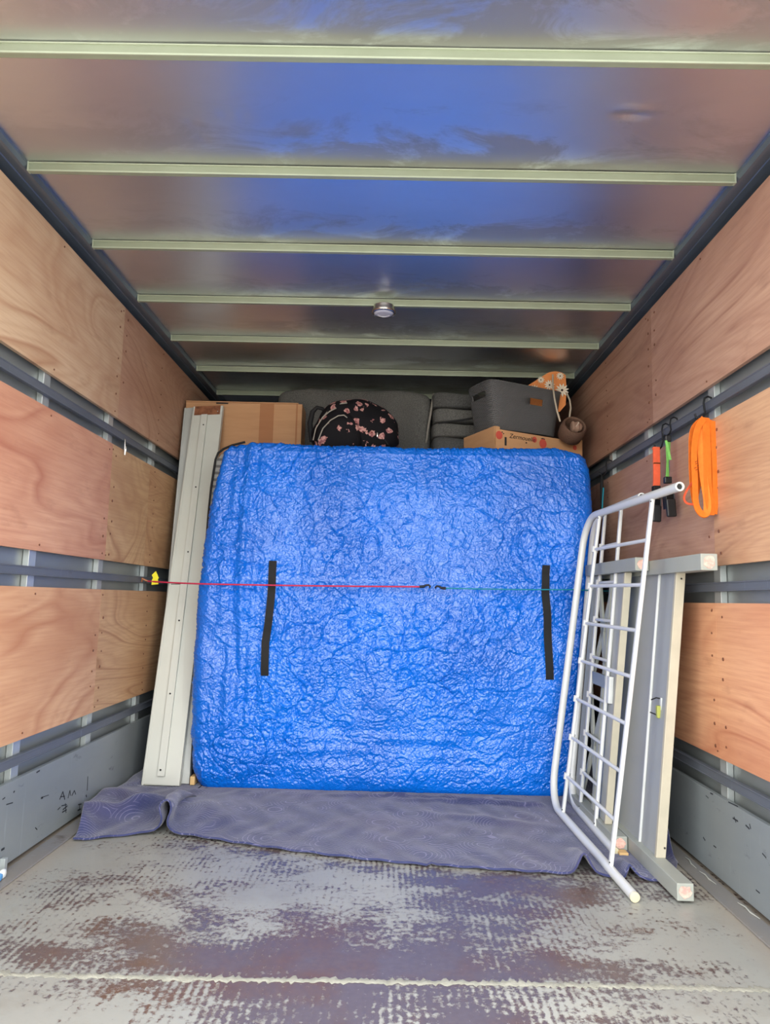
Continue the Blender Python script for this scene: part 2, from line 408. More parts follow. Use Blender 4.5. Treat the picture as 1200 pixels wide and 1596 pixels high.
# ceiling skin as a gently buckled sheet with one dent
dent = at(985, 179, z=ZC)
nx_, ny_ = 170, 300
X, Y = np.meshgrid(np.linspace(-1.0, 1.0, nx_), np.linspace(YB, YE, ny_))
Z = ZC + .0012*perlin(X*2.4+5, Y*2.4+9, 3) + .0004*perlin(X*9, Y*9, 4)
dx, dy = X-dent.x, Y-dent.y
Z += .006*np.exp(-((dx/.035)**2+(dy/.012)**2)) - .004*np.exp(-((dx/.04)**2+((dy+.018)/.012)**2))
for (u, v) in ((690, 178), (650, 182), (768, 180), (352, 178), (378, 180), (315, 215), (300, 190)):
    q = at(u, v, z=ZC); Z += .0018*np.exp(-(((X-q.x)/.012)**2+((Y-q.y)/.012)**2))
mb = MB(); mb.v = list(map(tuple, np.stack([X, Y, Z], -1).reshape(-1, 3))); 
mb.f = [(i*nx_+j, (i+1)*nx_+j, (i+1)*nx_+j+1, i*nx_+j+1) for i in range(ny_-1) for j in range(nx_-1)]
ceil = struct(mb.build('ceiling', M['ceiling'], None, True), 'dull brushed metal roof skin with stains and a dent')
mb = MB().box(-1.06, 1.06, YB, YE, ZC+.012, ZC+.03); mb.build('roof_deck', M['sheet'], ceil)
bows = [1.3685+.4222*i for i in range(7)]; bows[-1] = 3.90
for y in bows:
    rb = MB().box(-.948, .948, y, y+.017, 1.8955, 1.921).build('roof_bow', M['bow'], ceil, False, .0015)
    l = MB().box(-.949, .949, y-.0025, y+.0005, 1.8935, 1.8975)
    l.box(-.949, .949, y-.0025, y+.0005, 1.9165, 1.9195)
    for s in (-1, 1): l.box(s*.949-.002, s*.949+.002, y-.003, y+.012, 1.8935, 1.921)
    l.build('bow_lip', M['bowlip'], rb)
wb = struct(MB().box(-1.06, 1.06, YE, YE+.03, -.06, ZC+.03).build('wall_back', M['dark']), 'dark front bulkhead behind the load')
struct(MB().box(-40, 40, -40, 40, -.80, -.78).build('ground', M['concrete']), 'pale concrete yard outside the truck')

def side(sg, name, seams, cols):
    def X(a): return sg*a
    def B(x0, x1, *k):
        a, b = sorted((X(x0), X(x1))); return MB().box(a, b, *k)
    wall = struct(B(1.034, 1.05, YB, YE, -.06, ZC+.03).build(name, M['sheet']),
                  'grey skinned %s side wall of the truck box lined with plywood' % name[5:])
    z_rows = [(1.432, 1.871), (.890, 1.3255), (.345, .7825)]
    k = 0
    for r, (z0, z1) in enumerate(z_rows):
        ys = [YB+.004]+seams[r]+[YE-.005]
        for i in range(len(ys)-1):
            zz0, zz1 = z0, z1
            B(1.0, 1.013, ys[i]+.0004, ys[i+1]-.0004, zz0, zz1).build('plywood_panel', cols[k], wall); k += 1
    for y in [1.1, 1.6, 2.097, 2.60, 3.09, 3.58]:
        if y in (1.1,) : pass
        yy = y + (.05 if sg > 0 and y == 2.60 else 0)
        B(1.0145, 1.033, yy, yy+.042, .02, 1.885).build('wall_post', M['post'], wall, False, .001, 1)
    for z in (1.3735, .829, .290):
        m_ = B(.999, 1.014, YB+.02, YE-.02, z-.0135, z+.0135)
        a, b = sorted((X(.997), X(1.001))); m_.box(a, b, YB+.02, YE-.02, z-.0135, z-.0095); m_.box(a, b, YB+.02, YE-.02, z+.0095, z+.0135)
        rl = m_.build('lashing_rail', M['rail'], wall, False, .001, 1)
    ys = [YB+.004, 2.603 if sg < 0 else 2.62, YE-.005]
    for i in range(2):
        B(.998+(.002 if i else 0), 1.013, ys[i]+.001, ys[i+1]-.001, .013, .238).build('kick_panel', M['kick'], wall, False, .001, 1)
    # screws along seams and posts
    mb = MB()
    for r, (z0, z1) in enumerate(z_rows):
        for y in seams[r][:1]:
            for dy in (-.035, .03):
                for j in range(7):
                    if R.random() < .2: continue
                    z = z0+.03+(z1-z0-.06)*j/6+R.uniform(-.01, .01); yy = y+dy+R.uniform(-.006, .006); rr = R.uniform(.0028, .0052)
                    c = (X(.9985), yy, z); 
                    mb.lathe([(0, -.0008*sg), (rr, -.0006*sg), (rr, .0015*sg)], c, 8, 'x')
        for y in (2.12, 2.62, 3.11):
            for z in (z0+.018, z1-.02):
                mb.lathe([(0, -.001*sg), (.003, -.0006*sg), (.003, .0015*sg)], (X(.9985), y+R.uniform(-.01, .01), z), 8, 'x')
        for y in (3.11,):
            for j in range(6): mb.lathe([(0, -.001*sg), (.003, -.0006*sg), (.003, .0015*sg)], (X(.9985), y+R.uniform(-.008, .008), z0+.05+.06*j), 8, 'x')
    s_ = mb.build('panel_screws', M['screw'], wall, True); s_['kind'] = 'stuff'
    # cove extrusion where wall meets roof, stepped profile
    a = []
    prof = [(1.034, 1.878), (1.030, 1.878), (1.024, 1.897), (1.008, 1.900), (.990, 1.9005), (.988, 1.903), (.968, 1.903), (.966, 1.9005), (.957, 1.901), (.951, 1.912), (.951, 1.922), (1.034, 1.926)]
    n = len(prof); vs = [(X(x), yy, z) for yy in (YB, YE) for x, z in prof]
    fs = [(i, (i+1) % n, n+(i+1) % n, n+i) for i in range(n)]
    c = MB().add(vs, fs).build('trim_%d' % (1 if sg < 0 else 2), M['cove'], None, False, 0)
    struct(c, 'slate metal cove along the %s roof edge' % name[5:])
    # floor angle
    f = B(.935, .992, YB, YE-.01, 0.0, .006).build('trim_%d' % (3 if sg < 0 else 4), M['angle'], None, False, .002)
    struct(f, 'scuffed steel strip along the %s floor edge' % name[5:])
    return wall
tan = wood('plywood_tan', (208, 180, 148), (158, 112, 82), 1.3, ring=7)
tan2 = wood('plywood_brown', (194, 158, 130), (146, 98, 76), 2.1, ring=10)
pink = wood('plywood_pink', (212, 164, 134), (164, 100, 78), 3.7, ring=7)
yel = wood('plywood_honey', (210, 174, 132), (156, 110, 78), 4.4, ring=13)
org_ = wood('plywood_amber', (218, 176, 138), (170, 112, 80), 5.2, ring=6)
hon = wood('plywood_gold', (210, 170, 128), (152, 104, 72), 6.9, ring=13)
brn = wood('plywood_rosy', (194, 156, 132), (142, 96, 80), 8.1, ring=8)
brn2 = wood('plywood_rosy_dark', (182, 144, 120), (134, 90, 72), 9.3, ring=9)
sal = wood('plywood_salmon', (224, 172, 132), (170, 104, 76), 10.4, ring=9)
sand = wood('plywood_sand', (210, 170, 134), (152, 106, 82), 11.8, ring=13)
wl = side(-1, 'wall_left', [[2.646], [2.621, 3.04], [2.611]], [tan, tan2, pink, yel, hon, org_, hon])
wr = side(1, 'wall_right', [[2.56], [2.095], [2.10]], [brn, brn2, sand, brn, sal, sal])
# loose sealant along the right wall foot, and short white tab
mb = MB()
for (a, b) in (((1068, 1336), (1085, 1353)), ((1090, 1358), (1116, 1378)), ((1150, 1407), (1184, 1432))):
    p, q = at(*a, z=.008), at(*b, z=.008)
    mb.tube([p, p.lerp(q, .3)+Vector((.003, 0, .001)), p.lerp(q, .6)+Vector((-.002, 0, 0)), q], [.001, .002, .0022, .001], 6)
s_ = mb.build('sealant_bead', M['filler'], wr)
for (u, v, sz) in ((1128, 1388, .012), (1110, 1330, .008)):
    pass
# scuff strokes on the kick panels (thin paint-depth marks)
def strokes(sg, wall, L):
    mb = MB()
    for (u0, v0, u1, v1, w_) in L:
        a, b = at(u0, v0, x=sg*.9975), at(u1, v1, x=sg*.9975)
        mb.bar(a, b, .0006, w_, up=(0, .3, 1)) if abs(b.y-a.y) > abs(b.z-a.z) else mb.bar(a, b, .0006, w_, up=(0, 1, .1))
    s_ = mb.build('scuff_marks', M['mark'], wall); s_['kind'] = 'stuff'
strokes(-1, wl, [(93,1246,98,1234,.004),(98,1234,101,1246,.004),(94,1242,101,1241,.003),(106,1244,109,1232,.004),(109,1232,110,1240,.003),(112,1240,116,1232,.004),(116,1232,118,1238,.003),
 (96,1256,104,1254,.003),(98,1262,105,1256,.004),(97,1266,104,1262,.004),(102,1252,103,1267,.003),(90,1262,94,1258,.003),
 (122,1254,127,1253,.004),(124,1254,124,1262,.003),(121,1263,126,1261,.005),(64,1244,67,1243,.006),(65,1243,76,1239,.002),(137,1210,136,1232,.003),(134,1239,135,1242,.005),
 (10,1254,20,1251,.003),(2,1325,7,1322,.006),(57,1204,62,1201,.004),(4,1246,8,1243,.003),(55,1290,58,1293,.003),(21,1235,23,1233,.004)])
strokes(1, wr, [(1135,1250,1150,1257,.003),(1142,1275,1150,1280,.004),(1144,1273,1147,1282,.003),(1162,1286,1168,1292,.004),(1168,1284,1170,1292,.003),(1096,1305,1099,1310,.004),
 (1112,1318,1116,1321,.003),(1188,1330,1194,1337,.003),(1100,1240,1104,1244,.002),(1178,1387,1184,1392,.003),(1107,1236,1111,1238,.004)])

# ================================================================== TARP-WRAPPED MATTRESS
def interp(z, P): return np.interp(z, [p[0] for p in P], [p[1] for p in P])
XL = [(0, -.690), (.03, -.712), (.08, -.730), (.5, -.742), (.95, -.728), (1.2, -.712), (1.32, -.698), (1.39, -.688), (1.42, -.675)]
XR = [(0, .775), (.05, .800), (.6, .850), (1.0, .885), (1.2, .897), (1.35, .892), (1.42, .868)]
Y0 = [(0, 2.962), (.1, 2.945), (.5, 2.928), (.85, 2.930), (1.2, 2.950), (1.42, 2.99)]
ns, nt_ = 500, 460
sarr = np.concatenate([np.linspace(-1.0, -.0001, 30)[:-1], np.linspace(0, 1, ns), np.linspace(1.0001, 2.0, 30)[1:]])
tarr = np.concatenate([np.linspace(0, 1, nt_), np.linspace(1.0001, 2.0, 30)[1:]])
S, T = np.meshgrid(sarr, tarr)
Sf, Tf = np.clip(S, 0, 1), np.clip(T, 0, 1); So = np.abs(S-Sf); To = T-Tf
Zt = Tf*1.418+.008; xl, xr = interp(Zt, XL), interp(Zt, XR); Xt = xl+(xr-xl)*Sf
# rounded shoulders
rx = .05; dl = np.minimum(Xt-xl, xr-Xt); dt = 1.426-Zt; db = Zt
def rnd(d, r): q = np.clip(1-d/r, 0, 1); return r*(1-np.sqrt(np.clip(1-q*q, 0, 1)))
rcorner = np.minimum(.16, .16)
back = rnd(dl, .045)+rnd(dt, .035)+.4*rnd(db, .04)
Yt = interp(Zt, Y0)+back+np.maximum(So, To)*1.0
# droop in the top corners
cd = np.clip(1-(Xt-xl)/.10, 0, 1)**2*np.clip(1-dt/.1, 0, 1); cr = np.clip(1-(xr-Xt)/.16, 0, 1)**2*np.clip(1-dt/.2, 0, 1)
Zt = Zt-.016*cd-.024*cr
# crumple: warped ridged noise at several scales
front = np.clip(1-(So+To)*6, .15, 1)
P_, Q_ = Xt+So*np.sign(S-.5), Zt+To
wx = P_+.035*perlin(P_*7, Q_*7, 11)+.012*perlin(P_*21, Q_*21, 12); wy = Q_+.035*perlin(P_*7+40, Q_*7, 13)+.012*perlin(P_*21, Q_*21+30, 14)
def ridge(sc, seed, sharp=.10): 
    n = np.abs(perlin(wx*sc, wy*sc, seed)); return 1-np.clip(n/sharp, 0, 1)**.8
calm = .55+.45*np.clip(perlin(P_*2.1+3, Q_*2.1+8, 21)*2.5+.5, 0, 1)
disp = .018*perlin(P_*3.2, Q_*2.6, 15)+.008*perlin(wx*8, wy*8, 16)
disp += calm*(.0050*ridge(7, 17, .05)+.0026*ridge(14, 18, .06)+.0022*ridge(26, 19, .09)+.0019*ridge(50, 20, .14)+.0012*ridge(85, 37, .22))
disp -= calm*(.0042*ridge(10, 27, .06)+.0021*ridge(22, 28, .08)+.0018*ridge(43, 29, .13)+.0011*ridge(75, 38, .2))
disp += .0018*perlin(wx*30, wy*30, 30)
# long vertical pulls near the left side and sagging swags low down
disp += .008*np.exp(-((P_+.56)/.09)**2)*perlin(P_*26, Q_*2.4, 31)*2+.006*np.exp(-((Q_-.2)/.16)**2)*perlin(P_*3, Q_*22, 32)
# a small dark pleat at upper left, shallow hem folds along the top
pc = np.exp(-(((P_+.60+.12*(Q_-1.32))/.028)**2+((Q_-1.33)/.05)**2)); disp -= .010*pc
disp += .003*np.exp(-((Q_-1.385)/.006)**2)
cz, yzc = .842, .842
disp *= 1.25*(1-.55*np.exp(-((Q_-.842)/.012)**2))
edge = np.clip(dl/.05, .25, 1)*np.clip(db/.05, .3, 1)*front*np.where((To > .02), 0, 1)
Yd = Yt-disp*edge; Xd = Xt+np.sign(Sf-.5)*(np.clip(1-dl/.03, 0, 1))*disp*.9; Zd = Zt+np.where(dt < .03, disp*.5*np.clip(1-dt/.03, 0, 1), 0)
ty = thing('wrapped_mattress', (.07, 3.4, .006), 'large mattress wrapped in crinkled bright blue tarpaulin with two black handles', 'mattress')
nr, nc = Yd.shape
mb = MB(); mb.v = list(map(tuple, np.stack([Xd, Yd, Zd], -1).reshape(-1, 3)))
mb.f = [(i*nc+j, i*nc+j+1, (i+1)*nc+j+1, (i+1)*nc+j) for i in range(nr-1) for j in range(nc-1)]
tarp = mb.build('tarpaulin_cover', M['tarp'], ty, True)
MB().box(-.66, .76, 3.03, 3.93, .02, 1.385).build('mattress_core', M['tick'], ty, False, .03, 4)
# exposed mattress corner with black binding at the upper left
mc = MB()
prof = [(346, 706), (337, 716), (331, 740), (329, 768), (326, 800)]
pts = [at(u, v, y=3.06) for u, v in prof]
rows = [[p+Vector((.06, .0, -.01)) for p in pts], [p+Vector((.004, 0, 0)) for p in pts], [p+Vector((0, .02, 0)) for p in pts], [p+Vector((.0, .30, 0)) for p in pts]]
ed = mc.grid(rows).build('mattress_side', M['tick'], ty, True)
bp_ = [(382, 689), (362, 694), (348, 700), (340, 706), (336, 716), (333, 734), (329, 760), (325, 800), (321, 850)]
MB().tube([at(u, v, y=3.035+.002*i) for i, (u, v) in enumerate(bp_)], .0052, 8).build('edge_binding', M['black'], ty, True)
def surf_y(x, z):
    i = int(np.argmin(np.abs(tarr[:nt_]*1.418+.008-z))); row = Yd[i, 29:29+ns]; j = int(np.argmin(np.abs(Xd[i, 29:29+ns]-x)))
    return float(np.min(row[max(0, j-8):j+9]))
def handle(L, w_):
    rows = []
    for i in range(len(L)-1):
        for k in range(10):
            f = k/10; rows.append((L[i][0]*(1-f)+L[i+1][0]*f, L[i][1]*(1-f)+L[i+1][1]*f))
    rows.append(L[-1]); P = []
    for k, (u, v) in enumerate(rows):
        p = at(u, v, y=2.925); e = min(1, min(k, len(rows)-1-k)/3)
        P.append(Vector((p.x, surf_y(p.x, p.z)-.001-.003*e, p.z)))
    for _ in range(4):
        P = [P[0]]+[Vector((P[i].x, (P[i-1].y+P[i].y*2+P[i+1].y)/4-.0004, P[i].z)) for i in range(1, len(P)-1)]+[P[-1]]
    return lab(MB().ribbon(P, (1, 0, 0), w_, .003).build('handle', M['black'], ty, True), 'black webbing handle strip')
handle([(424.5, 874), (424, 905), (421, 950), (419, 968), (414, 1000), (412.5, 1053)], .031)
handle([(851.5, 881), (850, 896), (849.5, 925), (853, 960), (854, 1000), (856.5, 1059)], .031)

# ================================================================== BUNGEE CORDS
def hook(mb, p, d, s=1):
    p = Vector(p); d = Vector(d)
    pts = [p, p+d*.018+Vector((0, 0, .001)), p+d*.026+Vector((0, 0, .006)), p+d*.036+Vector((0, 0, .007)), p+d*.043+Vector((0, 0, .002*s)), p+d*.041+Vector((0, 0, -.006*s))]
    return mb.tube(pts, [.0058, .0052, .0042, .004, .004, .003], 8)
yc = 2.888
pL = at(226, 905, x=-.985); pR = Vector((.992, 2.93, .825))
rh = at(656, 914.5, y=yc-.004); th_ = at(683, 916.5, y=yc-.004)
red = thing('bungee_cord', pL, 'thin red bungee cord with yellow tag running from the left wall across the tarpaulin', 'bungee cord')
def sagline(a, b, n=14, sag=.002): return [Vector(a).lerp(Vector(b), i/n)-Vector((0, 0, sag*math.sin(math.pi*i/n))) for i in range(n+1)]
pe = at(312, 910, y=yc+.004)
MB().tube(sagline(pL+Vector((.012, -.005, -.002)), pe, 6, .001)[:-1]+sagline(pe, rh), .0032, 8).build('cord', M['red'], red, True)
hook(MB(), rh+Vector((-.006, 0, 0)), (1, 0, .02)).build('hook', M['blackmetal'], red, True)
MB().tube([pL+Vector((.014, -.005, -.002)), pL+Vector((.004, -.012, .002)), pL+Vector((-.008, -.012, .010)), pL+Vector((-.012, -.004, -.004))], .004, 8).build('hook', M['brass'], red, True)
tg = [(236.5, 896), (243, 890), (247.5, 901), (246, 902.5), (247, 910.5), (236, 911.5), (237, 903), (238.5, 901)]
yy_ = pL.y-.02; P = [at(u, v, y=yy_) for u, v in tg]; n = len(P)
mb = MB().add(P+[p+Vector((0, .0012, 0)) for p in P], [tuple(range(n))[::-1], tuple(range(n, 2*n))]+[(i, (i+1) % n, n+(i+1) % n, n+i) for i in range(n)])
lab(mb.build('tag', M['yellow'], red), 'bright yellow paper tag')
teal = thing('bungee_cord', pR, 'thin teal bungee cord hooked to the red one, running right across the tarpaulin', 'bungee cord')
pe2 = at(893, 919, y=yc)
MB().tube(sagline(th_+Vector((.02, 0, 0)), pe2)[:-1]+sagline(pe2, pR, 4, 0), .0026, 8).build('cord', M['teal'], teal, True)
hook(MB(), th_+Vector((.030, 0, -.001)), (-1, 0, .04), -1).build('hook', M['blackmetal'], teal, True)
MB().tube([pR+Vector((-.012, 0, 0)), pR+Vector((0, -.004, .012)), pR+Vector((.006, 0, .016))], .003, 8).build('hook', M['blackmetal'], teal, True)

# ================================================================== MOVING BLANKET
om = [(-.10, 0), (-.075, .001), (-.052, .004), (-.034, .010), (-.021, .020), (-.014, .033), (-.013, .048), (-.019, .064), (-.022, .079), (-.018, .092), (-.008, .100), (.003, .101),
      (.012, .094), (.017, .080), (.016, .064), (.010, .049), (.007, .035), (.009, .022), (.018, .011), (.034, .004), (.058, .001), (.09, 0)]
fx = -.655
front_e = [(-.916, 2.318), (-.88, 2.325), (-.80, 2.362), (-.72, 2.395), (-.655, 2.398), (-.60, 2.385), (-.45, 2.345), (-.2, 2.27), (0, 2.22), (.177, 2.187), (.19, 2.205), (.21, 2.188), (.4, 2.166), (.59, 2.150),
           (.63, 2.165), (.67, 2.15), (.72, 2.125), (.755, 2.150), (.80, 2.118), (.84, 2.118), (.89, 2.17), (.935, 2.265)]
xs = list(np.linspace(-.916, fx-.105, 26))+[fx+a for a, b in om]+list(np.linspace(fx+.095, .935, 190))
zs = [0]*26+[b for a, b in om]+[0]*190
mb = MB(); rows = []; NT_ = 90
def sm(x): x = max(0, min(1, x)); return x*x*(3-2*x)
def G(x, y, cx, cy, ax, ay, an=0):
    c, s = math.cos(an), math.sin(an); u = (x-cx)*c+(y-cy)*s; v = -(x-cx)*s+(y-cy)*c
    return math.exp(-(u/ax)**2-(v/ay)**2)
for j in range(NT_+1):
    t = (j/NT_)**1.25; row = []
    for i, x in enumerate(xs):
        yf = np.interp(x, [p[0] for p in front_e], [p[1] for p in front_e]); y = yf*(1-t)+3.25*t
        xb = -.985+(x+.916)/(1.851)*1.965; k = sm(t*3.2); xx = x*(1-k)+xb*k
        z = .0075
        d = max(0, 1-(y-yf)/.42); dec = d**.8
        if zs[i] > 0:
            zz = zs[i]*dec; ox = (x-fx); xx += -ox*.0
            xx = xx + (ox*1.5)*(1-dec)*(0 if abs(ox) > .03 else 1)*.0 + .10*(y-yf)*.6
            z += zz
        else:
            ds = abs(x-fx); xx += .06*(y-yf)*math.exp(-(ds/.15)**2) if t < .9 else 0
        z += .034*G(x, y, fx+.12, 2.60, .10, .16)+.030*G(x, y, fx-.10, 2.62, .07, .12)
        z += .030*G(xx, y, -.84, 2.60, .20, .040, .75)+.016*G(xx, y, -.95, 2.75, .10, .04, .9)
        if xx < -.86: z += sm((-.86-xx)/.10)*(.048*sm((y-2.33)/.10)+.008*math.sin(y*19))*(1-.6*sm((y-2.5)/.35))
        z += .052*G(x, yf, .628, yf, .022, 1)*max(0, 1-(y-yf)/.20)
        z += .030*G(x, yf, .752, yf, .016, 1)*max(0, 1-(y-yf)/.14)
        z += .016*G(xx, y, .45, 2.84, .28, .016, -.06)+.012*G(xx, y, .10, 2.90, .25, .012, .03)+.010*G(xx, y, .42, 2.62, .20, .03, -.3)
        if xx > .90: z += sm((xx-.90)/.08)*.10*sm((y-2.26)/.12)
        z += .0025*math.sin(xx*31+y*9)*math.sin(y*23)*sm((y-yf)/.1)+.0015*math.sin(xx*70+3*math.sin(y*14))
        # pressed flat under the things that stand on it
        for (a, b, c_) in ((.715-.035*(y-1.98), .022, 2.0), (.765, .020, 2.31), (.842, .034, 1.97), (.80, .028, 2.33)):
            if y > c_ and abs(xx-a) < b*2 and xx < .9: z = .0065+(z-.0065)*sm((abs(xx-a)-b)/b)
        if y > 2.93 and -.93 < xx < .82: z = min(z, .006)
        row.append((xx, y, max(.0045, z)))
    rows.append(row)
bl = mb.grid(rows).build('moving_blanket', M['blanket'], None, True, origin=(0, 2.7, 0), solid=.006)
tag(bl, 'navy quilted moving blanket spread on the floor under the wrapped mattress with a looped fold', 'blanket')
bl.modifiers['solid'].offset = 0

# ================================================================== WHITE METAL RAILS, left
def rail_board(c, label, mat, rib, thick=.028):
    BL, BR, TL, TR = [Vector(p) for p in c]
    def P(s, t, n=0):
        p = BL*(1-s)*(1-t)+BR*s*(1-t)+TL*(1-s)*t+TR*s*t
        nn = (BR-BL).cross(TL-BL).normalized(); return p+nn*n
    root = thing('bed_rail', ((BL+BR)/2), label, 'bed rail')
    def slab(s0, s1, t0, t1, n0, n1): return [P(s0, t0, n0), P(s1, t0, n0), P(s1, t0, n1), P(s0, t0, n1), P(s0, t1, n0), P(s1, t1, n0), P(s1, t1, n1), P(s0, t1, n1)]
    f = MB().hexa(slab(.0, 1, 0, 1, -thick*.12, 0)).hexa(slab(0, .02, 0, 1, -thick, 0)).hexa(slab(.98, 1, 0, 1, -thick, 0))
    f.hexa(slab(.02, .07, 0, 1, 0, .003)); f.hexa(slab(.0, .98, .0, .004, -thick, 0))
    f.build('face_plate', mat, root, False, .0012, 2)
    if rib:
        st = MB()
        st.hexa([P(.41, .02, 0), P(.60, .02, 0), P(.60, .02, .014), P(.41, .02, .014), P(.33, .97, 0), P(.53, .97, 0), P(.53, .97, .014), P(.33, .97, .014)])
        st.build('rib', mat, root, False, .001, 2)
        for a_ in ((.61, 1), (.07, .36)): MB().hexa(slab(a_[0], a_[1], .479, .4805, .0002, .0006)).build('joint_line', M['hole'], root)
        for u, v in ((317, 662), (305, 759), (293, 860), (279, 967), (265, 1081), (250, 1200)):
            t = (1229-v)/(1229-633); t = t*(2.95)/(3.42-.47*t) if False else t
            y = 2.95; 
            for _ in range(20):
                q = at(u, v, y=y); tt = (q.z-BL.z)/(TL.z-BL.z); y = BL.y+(TL.y-BL.y)*tt
            q = at(u, v, y=y-.0165); nn = (BR-BL).cross(TL-BL).normalized()
            if nn.y > 0: nn = -nn
            e1 = (BR-BL).normalized(); e2 = (TL-BL).normalized(); vs = [q+nn*.001+(e1*math.cos(a)+e2*math.sin(a))*.0035 for a in [2*math.pi*k/10 for k in range(10)]]
            vs2 = [p-nn*.004 for p in vs]
            MB().add(vs+vs2, [tuple(range(10))]+[(i, (i+1) % 10, 10+(i+1) % 10, 10+i) for i in range(10)]).build('screw', M['hole'], root)
        lab(MB().hexa(slab(.05, .92, .972, 1.0, .0005, .002)).build('end_bracket', M['brass'], root), 'rusty brown end bracket')
        sc = MB()
        q = P(.84, .981, .003); sc.sell(q, (.003, .002, .003), 1, 6); sc.build('screw', M['chrome'], root)
    return root
tl, tr = at(301, 634, y=3.405), at(348, 632, y=3.405)
rail_board([(-.925, 2.953, .012), (-.772, 2.957, .012), tl, tr], 'ivory metal bed rail with raised centre rib and screw heads, leaning in the left corner', M['white'], True)
tl2 = at(287, 636, y=3.44); tr2 = at(330, 633, y=3.44)
rail_board([(-.905, 2.99, .012), (-.742, 2.992, .012), tl2, tr2], 'duller ivory bed rail standing behind the ribbed one in the left corner', M['white2'], False, .024)
tag(MB().box(-.736, -.717, 2.975, 3.02, .012, .045).build('wooden_batten', M['batten'], None, False, .002, origin=(-.726, 3.0, .012)), 'small pine batten between the leaning rails and the blue tarpaulin corner', 'batten')

# ================================================================== WHITE TUBULAR BED ENDS, right
def bed_end(O, a, b, H, s1, s2, La, h0, dh, label, rb=.12, endtop=True):
    O, a, b = Vector(O), Vector(a).normalized(), Vector(b).normalized(); r = .0135; root = thing('metal_bed_end', O-Vector((0, 0, r)), label, 'bed frame')
    nrm = a.cross(b).normalized()
    pts = [O, O+a*(La-rb)*.5, O+a*(La-rb)]
    for k in range(1, 9):
        th = k/8*math.pi/2; pts.append(O+a*(La-rb+rb*math.sin(th))+b*(rb-rb*math.cos(th)))
    pts += [O+a*La+b*(H*.5)]
    for k in range(0, 9):
        th = k/8*math.pi/2; pts.append(O+a*(La-rb+rb*math.cos(th))+b*(H-rb+rb*math.sin(th)))
    pts += [O+b*H+a*(La-rb)*.5, O+b*H]
    m = MB().tube(pts, r, 20, caps=False)
    e = O+b*H  # open rolled end
    e1 = a.cross(b).normalized(); e2 = b; rg_ = []
    for rr, off in ((r, 0), (r*.9, -.0012), (r*.68, -.0012), (r*.60, .001), (r*.60, .05)):
        rg_.append([e+a*off+(e1*math.cos(2*math.pi*k/20)+e2*math.sin(2*math.pi*k/20))*rr for k in range(21)])
    m.grid(rg_); m.build('tube_frame', M['tube'], root, True)
    lab(MB().tube([e+a*.004, e+a*.012], r*.60, 16).build('tube_end_shade', M['hole'], root), 'dark disc as shade in the hollow tube end')  # dark disc stands in for the shade inside the open tube
    lab(MB().tube([O-a*.002, O-a*.001, O+a*.006], [r*.55, r*.98, r*1.01], 20).build('end_cap', M['cap'], root, True), 'cream plastic end cap')
    for s, wd in ((s1, .0165), (s2, .0165)):
        p, q = O+a*s+b*r*.6, O+a*s+b*(H-r*.6)
        sp = MB().bar(p, q, .012, wd, up=a).build('spindle', M['tube'], root, False, .004, 3)
        for x in (p+b*.012, q-b*.012): MB().sell(x-nrm*.0065*(-1 if nrm.x < 0 else 1)-a*.006, (.0022, .0022, .0022), 1, 5).build('rivet', M['hole'], sp)
    for k in range(7):
        h = h0+dh*k; p, q = O+a*s1+b*h, O+a*s2+b*h
        off = nrm*(-.009 if nrm.x > 0 else .009)
        p2, q2 = p, q
        m = MB().tube([p2-a*.012*(1 if s1 < s2 else -1)*.2, q2+a*.016], .0062, 12)
        m.tube([q2+a*.006-b*.011, q2+a*.006+b*.011], .0115, 14)
        m.build('rung', M['tube'], root, True)
    return root
bed_end((.71, 1.979, .0135), (-.035, .999, .011), (.134, .003, .991), 1.10, .189, .688, .855, .135, .1378,
        'white tubular bed end nearest the camera, standing on edge in front of the tarpaulin')
bed_end((.763, 2.32, .0150), (.003, .998, .004), (.11, .045, .992), 1.125, .214, .413, .560, .140, .1405,
        'white tubular bed end behind the nearest one, with narrower legs', .11)

# ================================================================== GREY PAINTED WOODEN BED ENDS, right
def rawend(root, p, w_):
    mb = MB(); n = 14; c = Vector(p); rr = [w_*.36*(1+R.uniform(-.18, .18)) for _ in range(n)]
    vs = [c+Vector((rr[k]*math.cos(2*math.pi*k/n), -.0012, rr[k]*math.sin(2*math.pi*k/n))) for k in range(n)]; vs2 = [v+Vector((0, .002, 0)) for v in vs]
    lab(mb.add(vs+vs2, [tuple(range(n))]+[(k, (k+1) % n, n+(k+1) % n, n+k) for k in range(n)]).build('raw_post_end', M['raw'], root), 'bare pink end grain')
r1 = thing('wooden_bed_end', (.84, 2.4, .008), 'nearer grey painted wooden bed end, white latch on its panel, against right wall', 'bed frame')
c0, c1 = Vector((.841, 1.976, .030)), Vector((.925, 1.965, .893))
MB().hexa([c0+Vector((-.022, 0, -.022)), c0+Vector((.022, 0, -.022)), c0+Vector((.010, .88, -.022)), c0+Vector((-.034, .88, -.022)),
           c0+Vector((-.022, 0, .022)), c0+Vector((.022, 0, .022)), c0+Vector((.010, .88, .022)), c0+Vector((-.034, .88, .022))]).build('leg', M['greywood'], r1, False, .002)
MB().hexa([c1+Vector((-.023, 0, -.023)), c1+Vector((.023, 0, -.023)), c1+Vector((.015, .90, -.023)), c1+Vector((-.031, .90, -.023)),
           c1+Vector((-.023, 0, .023)), c1+Vector((.023, 0, .023)), c1+Vector((.015, .90, .023)), c1+Vector((-.031, .90, .023))]).build('leg', M['greywood'], r1, False, .002)
rawend(r1, c0, .044); rawend(r1, c1, .046)
